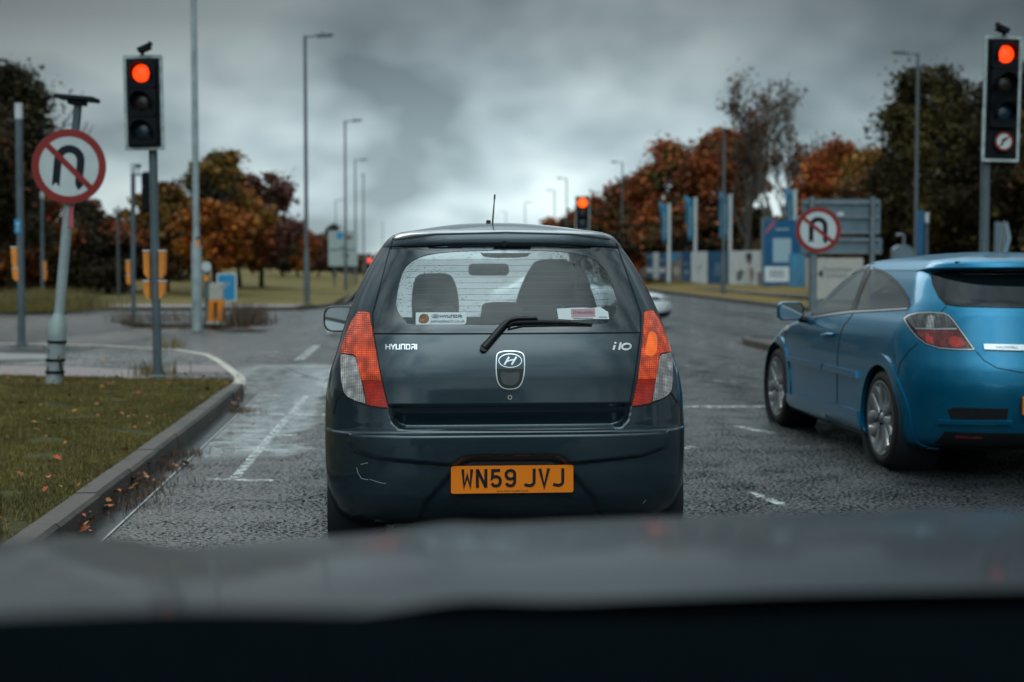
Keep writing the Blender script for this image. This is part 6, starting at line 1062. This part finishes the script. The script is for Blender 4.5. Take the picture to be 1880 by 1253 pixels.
# handle, indicator, mirror, aerial, wheels
mb = MB(); a, n_ = ca.px(1514, 617); b, _ = ca.px(1533, 615.5); mb.tube([a+n_*.01, a+n_*.035+(b-a)*.2, b+n_*.035-(b-a)*.15, b+n_*.01], .013, 10); mb.build('door_handle', MT['paint_blue'], AS)
decal('side_indicator', ca.px, [crs([(1440, 601), (1446, 598), (1449, 603), (1443, 608)], 2)], 3, .004, .003, MT['cream'], AS)
for sg in (-1, 1):
    e = empty('door_mirror'); e.parent = AS; mc = ca.MI @ at(1453, 572, 11.15); mc.x *= -sg; prof = rrect(-.098, -.066, .098, .070, .045, 6); n = len(prof); mb = MB()
    for k0, s0, k1, s1, m_ in ((0, 1, .012, 1.05, 0), (.012, 1.05, .05, 1.08, 0), (.05, 1.08, .10, .9, 0), (.10, .9, .14, .55, 0)):
        a = [mc+Vector((x*s0, k0, z*s0)) for x, z in prof]; b = [mc+Vector((x*s1, k1, z*s1)) for x, z in prof]; mb.add(a+b, [(i, n+i, n+(i+1) % n, (i+1) % n) for i in range(n)], m_, True)
    mb.add(b, [tuple(range(n))[::-1]], 0); mb.tube([mc+Vector((-sg*.08, .05, -.06)), mc+Vector((-sg*.2, .06, -.075))], .03, 10, 1); mb.build('shell', [MT['paint_blue'], MT['trim_black']], e); mb = MB(); mb.add([mc+Vector((x*.93, .008, z*.92)) for x, z in prof], [tuple(range(n))]); mb.build('mirror_glass', MT['mirror'], e)
mb = MB(); q0 = ca.MI @ at(1836, 470, 9.6); q1 = ca.MI @ at(1844, 404, 9.9); mb.tube([q0+Vector((0, 0, -.03)), q0+Vector((0, 0, .025))], [.02, .01], 10); mb.tube([q0, q1], [.005, .0022], 6); mb.build('aerial', MT['trim_black'], AS)
for x, sg in ((-.868, -1), (.868, 1)):
    for y in (AR, AF): wheel(AS, 'wheel', x, y, AW, AW, .245, .235, sg, MT['rubber'], MT['alloy'], 6)
mb = MB(); mb.box((0, 2.1, .33), (1.2, 3.7, .22))
for y in (AR, AF):
    for sg in (-1, 1): mb.lathe([(.375, .02), (.375, -.27), (0, -.27)], Matrix.Translation((sg*.86, y, AW)) @ Matrix.Rotation(sg*PI/2, 4, 'Y'), 28)
mb.build('underbody', MT['paint_under'], AS)
decal('windscreen', ca.ax('y', 1), [wsa], .06, .001, 0, MT['glass_clear'], AS)
mb = MB(); mb.box((0, 3.0, .86), (1.35, .4, .2)); mb.build('dashboard', MT['interior'], AS, bevel=.04)
for sx_ in (-.36, .36): mb = MB(); mb.box((sx_, 1.85, .83), (.48, .14, .62), 0, Matrix.Rotation(R(12), 3, 'X')); mb.box((sx_, 1.76, 1.17), (.26, .1, .17), 0, Matrix.Rotation(R(12), 3, 'X')); mb.build('front_seat', MT['seat'], AS, bevel=.04)
mb = MB(); mb.box((0, .95, .82), (1.2, .16, .42), 0, Matrix.Rotation(R(14), 3, 'X')); mb.box((0, 1.25, 1.352), (1.02, 1.6, .012)); mb.build('rear_seat', MT['seat'], AS, bevel=.004)
mb = MB(); mb.tube([ca.px(1585, 548)[0]+Vector((.05, 0, 0)), ca.px(1600, 535)[0]+Vector((.05, 0, 0)), ca.px(1636, 515)[0]+Vector((.06, 0, 0))], .012, 6); mb.build('seat_belt', MT['black'], AS)

# ---------------------------------------------------------------- white car crossing
fwd = Vector((math.cos(R(20)), -math.sin(R(20)), 0)); frt = Vector((at(1224, 500, 32.5).x, 32.5, 0)); WC = empty('white_car', frt-fwd*4.25, -R(90+20), 'white saloon car crossing the junction, its nose showing behind the dark hatchback', 'car')
CW = [(.18, .80, .2, .4, 4.1, .4), (.28, .84, .06, .42, 4.25, .42), (.42, .85, 0, .42, 4.30, .45), (.55, .85, .02, .42, 4.28, .46), (.66, .845, .05, .42, 4.22, .46), (.74, .835, .08, .4, 4.10, .45), (.80, .82, .12, .4, 3.85, .45), (.86, .80, .2, .4, 3.4, .45), (.93, .75, .5, .4, 3.0, .42), (1.10, .68, .8, .38, 2.65, .4), (1.28, .61, 1.1, .35, 2.25, .36), (1.36, .54, 1.3, .3, 2.05, .33), (1.38, .48, 1.4, .25, 1.95, .3)]
cw = Car(WC, CW, 60, 16, 50, 22, 3.2, 3.2, .03, None, bow=.06)
for y in (.85, 3.45): cw.hole([(y+.34*math.cos(a), .31+.34*math.sin(a)) for a in np.linspace(0, 2*PI, 40, False)], 'x', lambda c: np.abs(c[:, 0]) > .5)
cw.build('body', MT['paint_white'])
for sg in (-1, 1):
    decal('side_window', cw.ax('x', sg), [[(1.1, .96), (2.95, .95), (2.5, 1.18), (2.2, 1.31), (1.5, 1.31)]], .08, .003, 0, MT['glass_black'], WC)
    e = empty('headlight'); e.parent = WC; decal('headlight_rim', cw.ax('y', 1), [[(sg*x, z) for x, z in ((.34, .62), (.36, .71), (.70, .73), (.78, .70), (.72, .62))]], .04, .003, 0, MT['black'], e)
    for x in (.44, .60): M = Matrix.Translation(cw.ax('y', 1)(sg*x, .67)[0]) @ Matrix.Rotation(-PI/2, 4, 'X'); mb = MB(); mb.lathe([(.04, 0), (.03, .02), (0, .025)], M, 14); mb.build('lamp', MT['chrome_soft'], e)
decal('windscreen', cw.ax('y', 1), [[(-.62, .95), (.62, .95), (.5, 1.30), (-.5, 1.30)]], .08, .003, 0, MT['glass_black'], WC); decal('grille', cw.ax('y', 1), [[(-.28, .62), (.28, .62), (.26, .70), (-.26, .70)]], .05, .003, 0, MT['black'], WC); decal('lower_grille', cw.ax('y', 1), [[(-.70, .24), (.70, .24), (.66, .36), (-.66, .36)]], .05, .003, 0, MT['black'], WC)
e = empty('number_plate'); e.parent = WC; q, _ = cw.ax('y', 1)(0, .47); mb = MB(); mb.box((0, q.y+.012, .47), (.52, .012, .11)); mb.build('plate', MT['paper'], WC); bpy.data.objects.remove(e)
mb = MB(); mb.box((.0, 2.15, .28), (1.3, 3.6, .2))
for y in (.85, 3.45):
    for sg in (-1, 1): mb.lathe([(.35, .02), (.35, -.25), (0, -.25)], Matrix.Translation((sg*.83, y, .31)) @ Matrix.Rotation(sg*PI/2, 4, 'Y'), 24)
mb.build('underbody', MT['paint_under'], WC)
for x, sg in ((-.835, -1), (.835, 1)):
    for y in (.85, 3.45): wheel(WC, 'wheel', x, y, .31, .31, .2, .2, sg, MT['rubber'], MT['alloy'], 7)

# ---------------------------------------------------------------- our own car, out of focus
OC = empty('viewer_car', (.38, 0, 0), R(4.5), 'blurred dark bonnet and dashboard of the car the picture is taken from, across the bottom', 'car')
mat('dash', (.0028, .0045, .006), .9, spec=.0, vscale=60, bump=.0006, bscale=400, var=.15); mat('cowl', (.003, .004, .005), .9, spec=0.)
def bz(x, y):   # bonnet height over the car's own plan
    ax = abs(x); z = 1.044+.020*x*max(0, y-1.12)-.120*(y-1.12)**2-.06*(max(0, y-1.98)/.3)**2.4; z -= .012*(ax/.62)**2 if ax < .62 else .012+.02*(ax-.62)
    z += .028*math.exp(-((ax-.80)/.085)**2); z -= .8*max(0, ax-.92)**1.3; z += .006*math.exp(-((ax-.33)/.05)**2); return z
xs = np.linspace(-1.04, 1.04, 100); ys = np.linspace(1.13, 2.24, 60); V = [(x*(1-.05*((y-1.1)/1.1)**2), y-.11*(x/.9)**2, bz(x, y)) for y in ys for x in xs]; F = [(j*100+i, j*100+i+1, (j+1)*100+i+1, (j+1)*100+i) for j in range(59) for i in range(99)]
mesh_obj('bonnet', V, F, MT['paint_own'], OC, smooth=True)
V2 = []; rows = [(0, 0), (.05, -.06), (.09, -.2), (.10, -.4), (.06, -.6)]
for dy, dz in rows: V2 += [(x*.95, 2.24-.11*(x/.9)**2+dy, bz(x, 2.24)+dz) for x in xs]
o = mesh_obj('front_bumper', V2, [(j*100+i, (j+1)*100+i, (j+1)*100+i+1, j*100+i+1)[::-1] for j in range(4) for i in range(99)], MT['paint_own'], OC, smooth=True)
mb = MB(); mb.add([Vector((x, y-.11*(x/.9)**2, z)) for y, z in ((1.15, 1.028), (1.08, .99), (.80, .96)) for x in xs*1.04], [(k*100+i, k*100+i+1, k*100+100+i+1, k*100+100+i)[::-1] for k in (0, 1) for i in range(99)]); mb.build('wiper_cowl', MT['cowl'], OC)
for x0, x1 in ((-.62, -.02), (.0, .62)): mb = MB(); mb.tube([(x0, 1.06, .995), ((x0+x1)/2, 1.03, 1.005), (x1, 1.045, 1.0)], [.012, .010, .008], 8); mb.tube([(x0-.02, 1.05, .985), (x0+.1, 1.045, .99)], .018, 8); mb.build('wiper', MT['trim_black'], OC)
for sg in (-1, 1): mb = MB(); mb.box((sg*.93, 1.2, .86), (.04, 1.5, .30)); mb.box((sg*.6, 1.25, .70), (.8, 1.4, .02)); mb.build('wing_liner', MT['cowl'], OC)
# dashboard: long swelling top with a raised hood over the dials and a low tray
def dz_(x, y):
    z = 1.062+.010*math.sin((y-.4)*5)+.010*math.cos(x*2.2); z += .030*sstep(.42, .18, abs(x-.02))*sstep(.93, .80, y)*1.0 if False else 0
    z += .020*float(sstep(.30, .05, abs(x-.36)))*float(sstep(.95, .75, y)); z -= .002*float(sstep(.86, .93, y)); z -= .022*math.exp(-((y-.80+.10*x)/.025)**2)*float(sstep(-.05, .2, x)); z -= .018*float(sstep(-.1, -.5, x)); return z
xs = np.linspace(-.78, .78, 90); ys = np.linspace(.30, .97, 60); xs = np.linspace(-1.0, .98, 90); V = [(x, y-.03, dz_(x, y)+.036*float(sstep(-.12, -.54, x))) for y in ys for x in xs]; mesh_obj('dashboard', V, [(j*90+i, j*90+i+1, (j+1)*90+i+1, (j+1)*90+i) for j in range(59) for i in range(89)], MT['dash'], OC, smooth=True)
mb = MB(); mb.box((0, -.6, 1.50), (1.25, 1.7, .03)); mb.build('roof', MT['paint_own'], OC, bevel=.01)
for sg in (-1, 1):
    mb = MB(); mb.tube([(sg*.72, .95, 1.02), (sg*.66, .55, 1.27), (sg*.61, .20, 1.47)], .04, 8); mb.build('windscreen_pillar', MT['paint_own'], OC)
    mb = MB(); mb.box((sg*.80, -.2, .66), (.06, 2.4, .70)); mb.build('door', MT['paint_own'], OC, bevel=.02); e = wheel(OC, 'wheel', sg*.84, 1.55, .31, .31, .2, .2, sg, MT['rubber'], MT['alloy'], 7)
mb = MB(); mb.box((0, .6, .35), (1.5, 3.2, .1)); mb.box((0, -1.5, 1.05), (1.4, .1, .9)); mb.build('cabin_shell', MT['interior'], OC)
